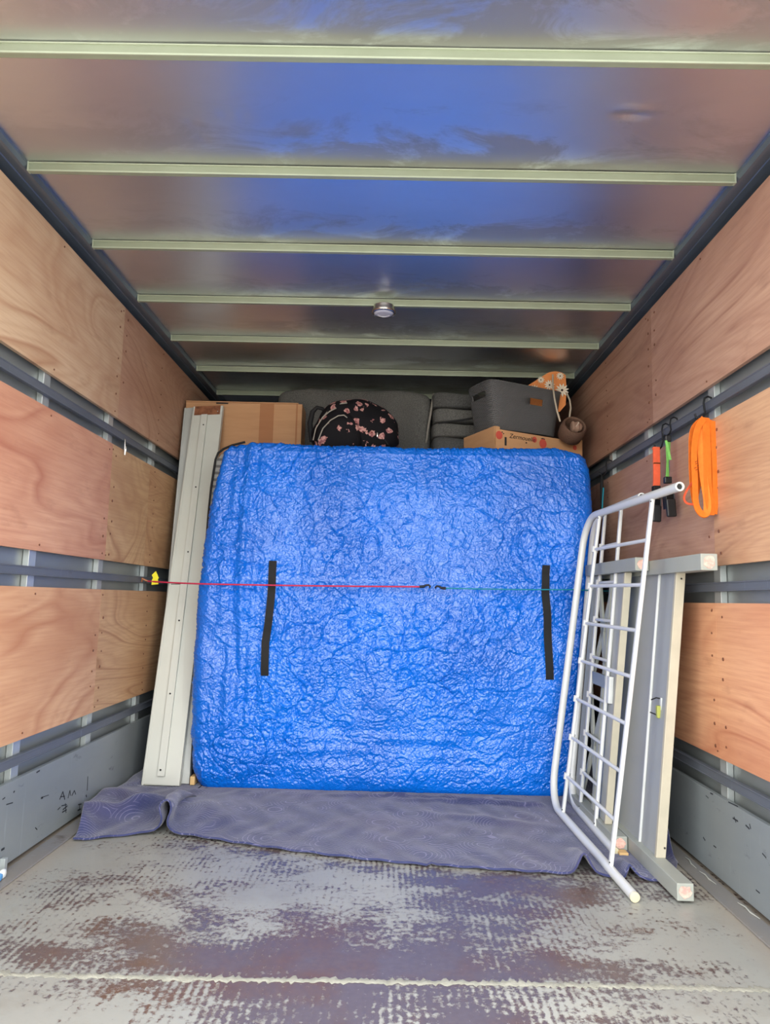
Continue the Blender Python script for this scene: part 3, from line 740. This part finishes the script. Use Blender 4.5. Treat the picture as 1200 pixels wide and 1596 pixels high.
def panel(root, name, y0, y1, z0, z1, off, th, mat, b=.0015, xs0=.841, xs1=.925, dy=0):
    def xx(z, y): return xs0+(xs1-xs0)*(z-.03)/(.863)+off-(y-2.0)*.012
    P = [(xx(z, y)+e, y+dy*(z-z0), z) for z in (z0, z1) for y, e in ((y0, 0), (y0, th), (y1, th), (y1, 0))]
    P = [P[0], P[1], P[2], P[3], P[4], P[5], P[6], P[7]]
    return MB().hexa(P).build(name, mat, root, False, b)
panel(r1, 'panel_board', 2.175, 2.300, .05, .872, -.002, .014, M['greypanel'])
panel(r1, 'panel_board', 2.308, 2.80, .05, .872, -.004, .014, M['greypanel'])
panel(r1, 'bead', 2.300, 2.308, .05, .872, -.008, .012, M['whitebit'])
lab(panel(r1, 'edge_strip', 2.162, 2.176, .052, .872, -.008, .028, M['trimwood']), 'cream edge strip')
for u, v in ((1062, 902), (1036, 1322)):
    q = at(u, v, y=2.160); MB().sell(q, (.003, .002, .003), 1, 6).build('screw', M['hole'], r1)
lp = at(1033, 1107, y=2.22)
lt = MB().box(lp.x-.006, lp.x+.006, lp.y-.004, lp.y+.008, lp.z-.036, lp.z+.036).build('latch', M['whitebit'], r1, False, .001)
MB().box(lp.x-.016, lp.x-.004, lp.y+.002, lp.y+.016, lp.z-.024, lp.z+.012).build('latch_wedge', M['latch'], lt, False, .001)
MB().tube([lp+Vector((-.006, .004, .034)), lp+Vector((-.012, .02, .034)), lp+Vector((-.016, .05, .024))], .002, 6).build('latch_hook', M['hole'], lt)
MB().tube([lp+Vector((-.014, .01, -.016)), lp+Vector((-.02, .05, -.014))], .002, 6).build('latch_hook', M['hole'], lt)
r2 = thing('wooden_bed_end', (.80, 2.6, .008), 'pale grey painted wooden bed end with crossed slats, behind the nearer wooden one', 'bed frame')
d0, d1 = Vector((.790, 2.345, .031)), Vector((.874, 2.345, .905))
for c, k in ((d0, .021), (d1, .022)):
    MB().hexa([c+Vector((-k, 0, -k)), c+Vector((k, 0, -k)), c+Vector((k-.012, .56, -k)), c+Vector((-k-.012, .56, -k)), c+Vector((-k, 0, k)), c+Vector((k, 0, k)), c+Vector((k-.012, .56, k)), c+Vector((-k-.012, .56, k))]).build('leg', M['greywood'], r2, False, .002)
    rawend(r2, c, .043)
kw = dict(xs0=.790, xs1=.874)
lab(panel(r2, 'edge_strip', 2.465, 2.478, .053, .882, -.010, .024, M['trimwood'], **kw), 'cream edge strip')
panel(r2, 'panel_board', 2.480, 2.56, .053, .882, -.004, .012, M['greypanel'], **kw)
panel(r2, 'upright', 2.62, 2.645, .053, .882, -.004, .016, M['greywood'], **kw)
panel(r2, 'upright', 2.80, 2.86, .053, .882, -.004, .016, M['greywood'], **kw)
def xw(z): return .790+(.084)*(z-.03)/.863-.004
for za, zb, ya, yb in ((.06, .46, 2.60, 2.80), (.46, .06, 2.60, 2.80), (.47, .87, 2.60, 2.80), (.87, .47, 2.60, 2.80)):
    MB().bar((xw(za), ya, za), (xw(zb), yb, zb), .009, .030, up=(0, 1, 0)).build('cross_slat', M['greywood'], r2, False, .001)
MB().bar((xw(.5)-.012, 2.58, .50), (xw(.5)-.012, 2.74, .50), .006, .045).build('hinge_plate', M['sheet'], r2, False, .001)
MB().bar((xw(.47)-.016, 2.52, .435), (xw(.53)-.016, 2.52, .525), .016, .03, up=(0, 1, 0)).build('white_block', M['whitebit'], r2, False, .002)
tag(MB().box(.772, .800, 2.30, 2.335, .010, .018).build('wood_offcut', M['batten'], None, False, .002, origin=(.786, 2.32, .01)), 'small offcut of bare wood on the blanket by the raw post ends', 'offcut')

# ================================================================== STRAPS ON THE RIGHT WALL
def s_hook(mb, top, x_in, y, drop, r=.0032):
    """black S-hook over the lashing rail"""
    pts = []
    for k in range(9):
        th = math.pi*(1.1-k/8*1.15); pts.append(Vector((x_in+.012*math.cos(th)*-1+.008, y, top+.012*math.sin(th))))
    pts = pts[::-1]; pts = [Vector((1.010, y, top-.004)), Vector((1.006, y, top+.008)), Vector((.996, y, top+.012)), Vector((.986, y, top+.006)), Vector((.982, y-.002, top-.01)), Vector((.984, y-.004, top-drop*.6)), Vector((.978, y-.006, top-drop*.85)),
           Vector((.968, y-.006, top-drop)), Vector((.957, y-.005, top-drop*.92)), Vector((.954, y-.004, top-drop*.7))]
    return mb.tube(pts, r, 8)
rt = 1.388
tow = thing('tow_strap', (.96, 2.09, 1.04), 'bright orange webbing strap looped in a bundle on a black hook on the right wall', 'strap')
s_hook(MB(), rt, .98, 2.10, .062).build('hook', M['blackmetal'], tow, True)
def loop(uv, y, wpx, th=.0022):
    P = [at(u, v, y=y+dy) for u, v, dy in uv]; Q = []
    for i in range(len(P)-1):
        for k in range(6):
            f = k/6; p0, p1, p2, p3 = P[max(0, i-1)], P[i], P[i+1], P[min(len(P)-1, i+2)]
            Q.append(.5*((2*p1)+(p2-p0)*f+(2*p0-5*p1+4*p2-p3)*f*f+(3*p1-p0-3*p2+p3)*f**3))
    Q.append(P[-1]); w_ = wpx*(y)/FPX
    wd = []
    for i in range(len(Q)):
        t = (Q[min(i+1, len(Q)-1)]-Q[max(0, i-1)]).normalized(); n = t.cross(Vector((0, 1, 0)))
        if i and n.dot(wd[-1]) < 0: n = -n
        wd.append((n.normalized()*.9+Vector((0, .35, 0))).normalized())
    return MB().ribbon(Q, wd, w_, th)
strands = [
 (2.050, 14, [(1100,651,.0),(1102,700,0),(1104,760,0),(1108,803,.0)]),
 (2.062, 12, [(1110,656,.0),(1113,700,0),(1115,760,0),(1113,801,.0)]),
 (2.040, 11, [(1097,652,.0),(1087,668,0),(1082,700,0),(1083,750,0),(1085,785,0),(1093,800,0),(1101,799,.004),(1102,780,.01),(1096,740,.012),(1093,700,.012),(1094,660,.012)]),
 (2.075, 12, [(1093,656,.0),(1080,672,0),(1078,710,0),(1080,760,0),(1086,790,0),(1096,802,.0),(1104,790,.006),(1101,752,.006),(1096,700,.006)]),
 (2.085, 13, [(1106,654,.0),(1107,700,0),(1108,760,0),(1104,796,0)]),
 (2.090, 9, [(1090,662,.0),(1088,710,0),(1090,745,0),(1084,780,0),(1090,796,0)]),
]
for y, wp, uv in strands: loop(uv, y, wp).build('webbing_loop', M['orange'], tow, True)
loop([(1079, 752, 0), (1070, 765, 0), (1066, 776, 0), (1070, 784, 0), (1080, 786, 0), (1086, 783, 0)], 2.07, 3.5).build('loose_loop', M['coral'], tow, True)
mb = MB()
for k in range(5): p = at(1084+R.uniform(-2, 2), 720+k*3.2, y=2.036); mb.bar(p, p+Vector((.006, 0, .003)), .001, .0015)
mb.build('stitching', M['stitch'], tow)
def ratchet(p, mat_b, root, s=1.0, tilt=0):
    p = Vector(p); rot = Matrix.Rotation(tilt, 3, 'Y')
    def T(mb):
        mb.v = [tuple(p+rot @ (Vector(v)*s)) for v in mb.v]; return mb
    T(MB().box(-.013, .013, -.012, .014, -.050, .000).box(-.015, -.011, -.016, .016, -.06, .012).box(.011, .015, -.016, .016, -.06, .012)).build('ratchet_frame', M['blackmetal'], root, False, .002)
    T(MB().tube([(-.017, -.004, 0), (.017, -.004, 0)], .010, 16).tube([(-.019, -.004, 0), (.019, -.004, 0)], .006, 12)).build('spool', M['chrome'], root, True)
    T(MB().box(-.016, .016, -.020, -.006, -.088, -.028)).build('ratchet_handle', mat_b, root, False, .005)
ra = thing('ratchet_strap', (.96, 2.42, 1.06), 'coral ratchet strap with black buckle hanging left of the green one', 'strap')
s_hook(MB(), 1.388, .98, 2.432, .084, .003).build('hook', M['blackmetal'], ra, True)
a0, a1 = at(1023, 697, y=2.405), at(1023, 760, y=2.405)
MB().ribbon([a0+Vector((0, .012, -.004)), a0, a0.lerp(a1, .33), a0.lerp(a1, .66)+Vector((0, -.003, 0)), a1], (1, .15, 0), .0235, .006).build('webbing', M['coral'], ra, False, .001)
MB().ribbon([a0.lerp(a1, .40)+Vector((0, -.004, 0)), a0.lerp(a1, .415)+Vector((0, -.005, 0))], (1, .15, 0), .024, .0075).build('seam', M['stitch'], ra)
MB().box(a1.x-.013, a1.x+.012, a1.y-.01, a1.y+.012, a1.z-.03, a1.z+.006).build('webbing_tail', M['black'], ra, False, .003)
ratchet(at(1022, 776, y=2.40), M['blackplastic'], ra, .95, .05)
rg = thing('ratchet_strap', (.965, 2.33, 1.07), 'thin green ratchet strap with black buckle hanging beside the orange bundle', 'strap')
s_hook(MB(), 1.392, .98, 2.36, .055, .0028).build('hook', M['blackmetal'], rg, True)
b0, b1 = at(1041, 688, y=2.33), at(1040, 746, y=2.33)
MB().ribbon([b0, b0.lerp(b1, .3)+Vector((.001, 0, 0)), b0.lerp(b1, .55), b1], (1, .4, 0), [.017, .014, .006, .011], .004).build('webbing', M['green'], rg, True)
MB().ribbon([b0+Vector((-.008, -.004, .002)), b0.lerp(b1, .25)+Vector((-.001, -.006, 0)), b0.lerp(b1, .5)+Vector((.007, -.004, 0))], (1, -.4, 0), .008, .003).build('webbing', M['green'], rg, True)
MB().ribbon([b0.lerp(b1, .42)+Vector((.003, .005, 0)), b0.lerp(b1, .75)+Vector((.004, .005, 0)), b1+Vector((.002, .005, 0))], (1, 0, 0), .010, .002).build('webbing_tail', M['rail'], rg, True)
MB().box(b1.x-.011, b1.x+.013, b1.y-.008, b1.y+.01, b1.z-.016, b1.z+.006).build('buckle', M['blackplastic'], rg, False, .003)
MB().box(b0.x-.010, b0.x+.010, b0.y-.006, b0.y+.006, b0.z-.002, b0.z+.02).build('buckle', M['blackplastic'], rg, False, .003)
ratchet(at(1041, 765, y=2.33), M['blackplastic'], rg, 1.0, -.06)
sg_ = thing('lashing_strap', (.965, 3.08, 1.2), 'thin dark strap with green cord hanging beside the tarpaulin top right edge', 'strap')
q0, q1 = at(938, 757, y=3.06), at(937, 800, y=3.06)
s_hook(MB(), 1.388, .98, 3.08, .06, .003).build('hook', M['blackmetal'], sg_, True)
MB().tube([Vector((.962, 3.075, 1.33)), q0+Vector((0, 0, .03)), q0, q1], [.004, .006, .008, .003], 8).build('dark_tail', M['black'], sg_, True)
MB().tube([q0+Vector((.004, -.01, -.01)), q0.lerp(q1, .5)+Vector((.002, -.01, 0)), q1+Vector((0, -.01, -.01))], .003, 8).build('green_cord', M['teal'], sg_, True)
# small hook hanging on the left upper rail
hk = thing('hanging_clip', (-.99, 2.78, 1.33), 'small silver clip hanging from the upper left lashing rail', 'clip')
h0_, h1_ = at(195, 686, x=-.99), at(194, 709, x=-.99)
MB().tube([h0_+Vector((-.004, 0, .004)), h0_, h0_.lerp(h1_, .5), h1_], [.003, .004, .0035, .003], 8).build('pin', M['chrome'], hk, True)
MB().tube([h0_.lerp(h1_, .5)+Vector((.004, 0, .004)), h0_.lerp(h1_, .5)+Vector((.006, -.004, -.008)), h1_+Vector((.002, 0, 0))], .002, 6).build('keeper', M['chrome'], hk, True)
bb = thing('gap_light_patch', (-.965, 1.99, .006), 'scrap of painted blue and white sky light in the gap under the left kick panel', 'patch')  # blue and white blobs colour in the sky light showing through the gap
MB().sell((-.968, 1.955, .016), (.012, .045, .010), .6, 10).build('blue_gap_light', M['bluebit'], bb, True)
MB().sell((-.966, 2.005, .018), (.008, .012, .012), .8, 8).build('white_gap_light', M['whitebit'], bb, True)
tag(MB().box(-.992, -.978, 2.035, 2.050, .006, .045).build('steel_tab', M['post'], None, False, .001, origin=(-.985, 2.04, .006)), 'small upright steel tab at the foot of the left wall', 'bracket')

# ================================================================== CEILING LAMP
lp_ = Vector((.003, 2.640, 1.894))
cl = thing('ceiling_light', (.003, 2.640, 1.894), 'small round clear lamp with chrome rim fixed under the fourth roof bow', 'lamp')
MB().lathe([(.0, .0), (.040, .0), (.042, -.006), (.044, -.016), (.047, -.020), (.047, -.026), (.043, -.030), (.039, -.030), (.038, -.024)], lp_, 40).build('housing', M['chrome'], cl, True)
MB().lathe([(.0385, -.026), (.035, -.0305), (.026, -.033), (.024, -.030), (.012, -.031), (0, -.031)], lp_, 40).build('lens', M['lens'], cl, True)
for k in range(3):
    th = math.radians(30+120*k); q = lp_+Vector((.0425*math.cos(th), .0425*math.sin(th), -.030)); MB().sell(q, (.003, .003, .0015), 1, 5).build('screw', M['chrome'], cl, True)

# ================================================================== LOAD ON TOP OF THE MATTRESS
ZB = 1.432
cb = thing('cardboard_box', (-.69, 3.66, ZB), 'long brown taped cardboard box on top of the load at left', 'box')
x0, x1, y0_, y1_, z1_ = -.985, -.405, 3.45, 3.60, 1.728
MB().box(x0, x1, y0_, y1_, ZB, z1_-.004).build('carton', M['card'], cb, False, .003)
MB().box(x0, x1-.02, y0_-.003, y0_+.07, z1_-.004, z1_+.001).box(x0, x1-.02, y0_+.073, y1_, z1_-.004, z1_+.001).build('flap', M['card'], cb, False, .001)
MB().box(-.615, -.545, y0_-.0012, y0_, ZB+.02, z1_).build('tape_strip', M['tape'], cb)
MB().box(x1-.030, x1-.022, y0_-.0015, y0_, ZB+.02, z1_).build('corner_seam', M['tape'], cb)
h1 = at(346, 628, y=3.445); MB().box(h1.x-.03, h1.x+.03, 3.4475, 3.4495, 1.7165, 1.7225).build('hand_slot', M['hole'], cb)
# backpack
bpk = thing('backpack', (-.12, 3.2, ZB), 'black backpack with pink flower print slumped on the mattress beside the cardboard box', 'backpack')
def bfn(q):
    zz = (q.z+.14)/.28; q.x *= (1.05-.38*max(0, zz)**1.6); q.x += .02*max(0, zz); q.y += .03*math.sin(q.x*14)*zz
    return q+Vector((.004*math.sin(q.z*60), 0, .004*math.sin(q.x*45)))
MB().sell((-.135, 3.27, ZB+.125), (.215, .11, .140), .78, 30, fn=bfn).build('body', M['floral'], bpk, True)
def bfn2(q):
    zz = max(0, (q.z+.09)/.18); q.x *= 1.0-.35*zz**2; return q
MB().sell((-.200, 3.185, ZB+.088), (.115, .05, .108), .8, 22, fn=bfn2).build('front_pocket', M['floral'], bpk, True)
def arc(uv, y): return [at(u, v, y=y) for u, v in uv]
MB().tube(arc([(496,686),(503,668),(515,655),(527,648),(536,647),(541,651)], 3.125), .0028, 6).build('zip', M['piping'], bpk, True)
MB().tube(arc([(488,686),(492,668),(503,650),(514,641),(524,636)], 3.14), .0026, 6).build('zip', M['piping'], bpk, True)
MB().tube(arc([(505,648),(512,640),(522,634),(532,629),(541,628)], 3.17), .0026, 6).build('zip', M['piping'], bpk, True)
MB().tube(arc([(486,688),(483,660),(487,642),(494,635),(502,637),(509,644)], 3.24), [.012,.013,.012,.010,.009,.008], 8).build('shoulder_strap', M['black'], bpk, True)
MB().ribbon(arc([(568,634),(578,646),(590,664),(598,682),(606,694)], 3.2), (.3, 1, 0), .02, .004).build('shoulder_strap', M['black'], bpk, True)
MB().sell(at(588, 678, y=3.17), (.004, .003, .012), .8, 8).build('strap_slider', M['chrome'], bpk, True)
# cushions
def cushion(c, r, label, mat, e=.3, rot=0, group=None, pip=None):
    t = thing('seat_cushion', (c[0], c[1], c[2]-r[2]), label, 'cushion', group)
    def fn(q):
        q.z += .006*math.sin(q.x*17+c[0]*9)*(1 if q.z > 0 else 0); return q
    MB().sell(c, r, e, 30, Matrix.Rotation(rot, 3, 'Y'), fn).build('cushion_pad', mat, t, True)
    if pip: MB().tube(pip, .006, 8).build('piping', M['piping'], t, True)
    return t
pp = [at(u, v, y=3.60+dy) for u, v, dy in ((676, 614, .04), (674, 625, .01), (671, 645, 0), (668, 662, 0), (665, 684, .005), (664, 690, .02))]
cushion((-.16, 3.77, ZB+.215), (.405, .155, .215), 'big grey felt cushion with pale piped end behind the floral backpack', M['felt'], .2, 0, None, pp)
def stackpad(z0, z1, x0, x1, y0, y1, label, rot=0, mat='felt2'):
    return cushion(((x0+x1)/2, (y0+y1)/2, (z0+z1)/2), ((x1-x0)/2, (y1-y0)/2, (z1-z0)/2), label, M[mat], .28, rot)
stackpad(1.752, 1.836, .245, .560, 3.56, 3.88, 'dark grey felt cushion topmost of the short stack beside the basket', .0)
stackpad(1.674, 1.750, .250, .565, 3.55, 3.88, 'grey felt cushion in the middle of the short stack, dark slit along its front', -.02, 'felt')
stackpad(1.594, 1.670, .245, .560, 3.54, 3.88, 'grey felt cushion under the slit one in the short stack', -.02, 'felt')
stackpad(ZB, 1.59, .243, .535, 3.50, 3.88, 'grey felt cushion at the bottom of the short stack by the fruit tray', .0, 'felt2')
sl = [at(683, 659.5, y=3.545), at(720, 654.5, y=3.535), at(756, 648.5, y=3.54)]
# slit between the stacked cushions: its shade put in as a dark tube on the middle cushion
mid = [o for o in D.objects if o.get('label', '').startswith('grey felt cushion in the middle')][0]
MB().tube(sl, .0048, 6).build('dark_slit', M['hole'], mid, True)
# fruit tray
fa = Vector((.507, 3.16, ZB)); ux = Vector((.455, .20, 0)).normalized(); uy = Vector((-ux.y, ux.x, 0)); FL, FD, FH = .488, .28, .118
ft = thing('fruit_tray', fa+ux*FL/2+uy*FD/2, 'kraft cardboard fruit tray printed with red berries under the grey basket', 'box')
def FB(mb, s0, s1, d0, d1, z0, z1):
    c = lambda s, d, z: fa+ux*s+uy*d+Vector((0, 0, z+.012*(1-s/FL)))
    return mb.hexa([c(s0,d0,z0), c(s1,d0,z0), c(s1,d1,z0), c(s0,d1,z0), c(s0,d0,z1), c(s1,d0,z1), c(s1,d1,z1), c(s0,d1,z1)])
m = FB(MB(), 0, FL, 0, .006, 0, FH-.012); FB(m, 0, FL, FD-.006, FD, 0, FH-.012); FB(m, 0, FL, 0, FD, -.004, .004)
FB(m, 0, .028, 0, .006, FH-.013, FH); FB(m, FL-.02, FL, 0, .006, FH-.013, FH)
m.build('tray', M['fruitcard'], ft, False, .001)
FB(MB(), -.001, .006, 0, FD, 0, FH).build('end_wall', M['fruitcard'], ft, False, .001); FB(MB(), FL-.006, FL+.001, 0, FD, 0, FH).build('end_wall', M['fruitcard'], ft, False, .001)
def blob(s, z, r, mat, name, nn=12, sq=1.1):
    c = fa+ux*s+uy*-.0012+Vector((0, 0, z+.012*(1-s/FL))); vs = [c+ux*r*math.cos(2*math.pi*k/nn)+Vector((0, 0, r*sq*math.sin(2*math.pi*k/nn))) for k in range(nn)]
    vs2 = [v+uy*.0015 for v in vs]
    MB().add(vs+vs2, [tuple(range(nn))]+[(k, (k+1) % nn, nn+(k+1) % nn, nn+k) for k in range(nn)]).build(name, mat, ft)
blob(.024, .078, .018, M['berry'], 'berry_print'); blob(.215, .083, .013, M['berry'], 'berry_print'); blob(.262, .070, .020, M['berry'], 'berry_print'); blob(.444, .075, .011, M['berry'], 'berry_print')
for s, z, r in ((.040, .094, .004), (.047, .088, .004), (.262, .094, .005), (.270, .093, .004), (.255, .093, .004), (.170, .062, .005)): blob(s, z, r, M['ink'], 'leaf_print', 6, .7)
hs = fa+ux*.058-uy*.0015; MB().hexa([hs+ux*a+uy*b+Vector((0, 0, z)) for z in (.045, .084) for a, b in ((-.005, 0), (.005, 0), (.005, .002), (-.005, .002))]).build('hand_slot', M['hole'], ft)
cu = D.curves.new('print', 'FONT'); cu.body = 'Zermouelle'; cu.size = .030; cu.extrude = .0003; cu.shear = .25
to = D.objects.new('print', cu); COL.objects.link(to); bpy.context.view_layer.update()
me = D.meshes.new_from_object(to); D.objects.remove(to); me.name = 'lettering'; me.materials.clear(); me.materials.append(M['ink'])
base = fa+ux*.076-uy*.0018+Vector((0, 0, .083))
Mx = Matrix((( ux.x, 0, -uy.x, base.x), (ux.y, 0, -uy.y, base.y), (-.03, 1, 0, base.z), (0, 0, 0, 1)))
me.transform(Matrix.Translation(-Vector(ROOT[ft.name])) @ Mx); lo_ = D.objects.new('lettering', me); COL.objects.link(lo_); lo_.parent = ft
# basket
bk = thing('storage_basket', fa+ux*.20+uy*.15+Vector((0, 0, FH)), 'dark grey woven-look plastic basket on the fruit tray', 'basket')
bc = fa+ux*.195+uy*.135+Vector((0, 0, FH+.006)); NA, NZ = 140, 34; e = .42; HB = .215
def rr_(th, a, b):
    c, s = math.cos(th), math.sin(th); return math.copysign(abs(c)**e, c)*a, math.copysign(abs(s)**e, s)*b
rows = []
for i in range(NZ+1):
    t = i/NZ; row = []
    for j in range(NA+1):
        th = 2*math.pi*j/NA; k = .84+.16*t; px, py = rr_(th, .205*k, .135*k)
        z = t*HB+t*.012*abs(math.cos(th))**2-t*.10*(px*.55) * .45
        row.append(bc+ux*px+uy*py+Vector((0, 0, z)))
    rows.append(row)
vs = [p for r in rows for p in r]; fs = []; nb = NA+1
for i in range(NZ):
    for j in range(NA):
        th = 2*math.pi*(j+.5)/NA; t = (i+.5)/NZ; px, py = rr_(th, .205, .135)
        if .70 < t < .82 and px < -.19 and abs(py) < .055: continue          # handle slots in the short ends
        if .70 < t < .82 and px > .19 and abs(py) < .055: continue
        if .62 < t < .76 and py < -.12 and abs(px-.02) < .048: continue       # slot in the long side
        fs.append((i*nb+j, (i+1)*nb+j, (i+1)*nb+j+1, i*nb+j+1))
MB().add(vs, fs).build('basket_body', M['basket'], bk, True, solid=.004)
MB().tube([rows[-1][j] for j in range(NA)], .0045, 8, close=True).build('rim', M['basket'], bk, True)
MB().add([bc+Vector((0, 0, .003))]+[rows[0][j]+Vector((0, 0, .003)) for j in range(NA)], [(0, 1+j, 1+(j+1) % NA) for j in range(NA)]).build('base', M['basket'], bk)
# daisy bag in the basket
db_ = thing('daisy_bag', fa+ux*.20+uy*.15+Vector((0, 0, .14)), 'orange cloth bag with cream daisies and rope handles poking out of the grey basket', 'bag')
yb_ = 3.36
O_ = [(806, 640), (817, 604), (832, 595), (846, 586), (856, 580), (866, 578.5), (876, 580.5), (881.5, 585), (882.5, 600), (882.5, 615), (881.5, 631), (872, 642)]
P = [at(u, v, y=yb_) for u, v in O_]; cen = sum(P, Vector())/len(P); cenf = cen+Vector((0, -.012, 0)); cenb = cen+Vector((0, .03, 0)); n = len(P)
bm_ = MB().add(P+[cenf, cenb], [(i, (i+1) % n, n) for i in range(n)]+[((i+1) % n, i, n+1) for i in range(n)])
bm_.build('bag_body', M['daisybag'], db_)
inside = MB().box(bc.x-.06, bc.x+.12, bc.y-.02, bc.y+.06, bc.z+.02, bc.z+.15).build('bag_base', M['daisybag'], db_, False, .03, 4)
def daisy(u, v, rpx, n=11, rot=0):
    c = at(u, v, y=yb_-.0135); s = rpx*yb_/FPX; vs = []; fs = []
    for k in range(n):
        a = rot+2*math.pi*k/n; d = Vector((math.cos(a), 0, math.sin(a))); t = Vector((-math.sin(a), 0, math.cos(a)))
        o_ = len(vs); vs += [c+d*s*.18-t*s*.05, c+d*s*.62-t*s*.15, c+d*s*1.0-t*s*.03, c+d*s*1.0+t*s*.03, c+d*s*.62+t*s*.15, c+d*s*.18+t*s*.05]
        fs.append(tuple(o_+i for i in range(6)))
    q = len(vs); vs2 = [v_+Vector((0, .001, 0)) for v_ in vs]
    m = MB().add(vs, fs).build('daisy_print', M['daisy'], db_)
    MB().sell(c+Vector((0, .0008, 0)), (s*.17, .0012, s*.17), 1, 5).build('daisy_centre', M['ink'], m)
for a in ((856.5, 600, 8.5), (876, 608, 11), (833, 607, 8), (873, 586, 6.5), (843, 592, 6), (858, 616, 5.5), (866, 622, 4)): daisy(*a, rot=R.random())
daisy(852, 636, 0.01)
MB().tube([at(u, v, y=yb_-.03-dy) for u, v, dy in ((861.5, 584, 0), (861.5, 600, .03), (864, 620, .12), (868, 640, .135), (873, 657, .13))], .0042, 8).build('rope_handle', M['rope'], db_, True)
MB().tube([at(u, v, y=yb_-.02-dy) for u, v, dy in ((883.5, 613, 0), (888, 624, .01), (889.5, 636, .03), (888, 646, .05), (887, 655, .06))], .0042, 8).build('rope_handle', M['rope'], db_, True)
ps = at(849, 636.5, y=3.285)
# round pot tipped towards the camera, with a gathered cloth
pc_ = Vector((.878, 3.24, ZB+.100)); RT = Matrix.Rotation(math.radians(60), 3, 'X') @ Matrix.Rotation(math.radians(8), 3, 'Y')
pt = thing('round_pot', pc_, 'small round brown pot holding gathered cloth, on the fruit tray by the wall', 'pot')
def tip(mb): mb.v = [tuple(pc_+Vector((0, .03, .03))+RT @ Vector(v)) for v in mb.v]; return mb
tip(MB().lathe([(0, -.03), (.045, -.03), (.057, -.02), (.060, .02), (.058, .045), (.052, .056), (.046, .054), (.043, .040), (.041, .0), (0, 0)], (0, 0, 0), 36)).build('pot_body', M['pot'], pt, True)
tip(MB().sell((.006, -.002, .044), (.026, .024, .022), .7, 14, fn=lambda q: q*(1+.12*math.sin(q.x*300))).sell((.024, .010, .040), (.018, .018, .014), .8, 10)).build('gathered_cloth', M['bowcloth'], pt, True)
tip(MB().ribbon([(-.012, -.026, .030), (-.004, -.022, .052), (.006, -.010, .066), (.014, .006, .070)], (.8, 0, -.5), .007, .0015)).build('ribbon', M['ribbon'], pt, True)
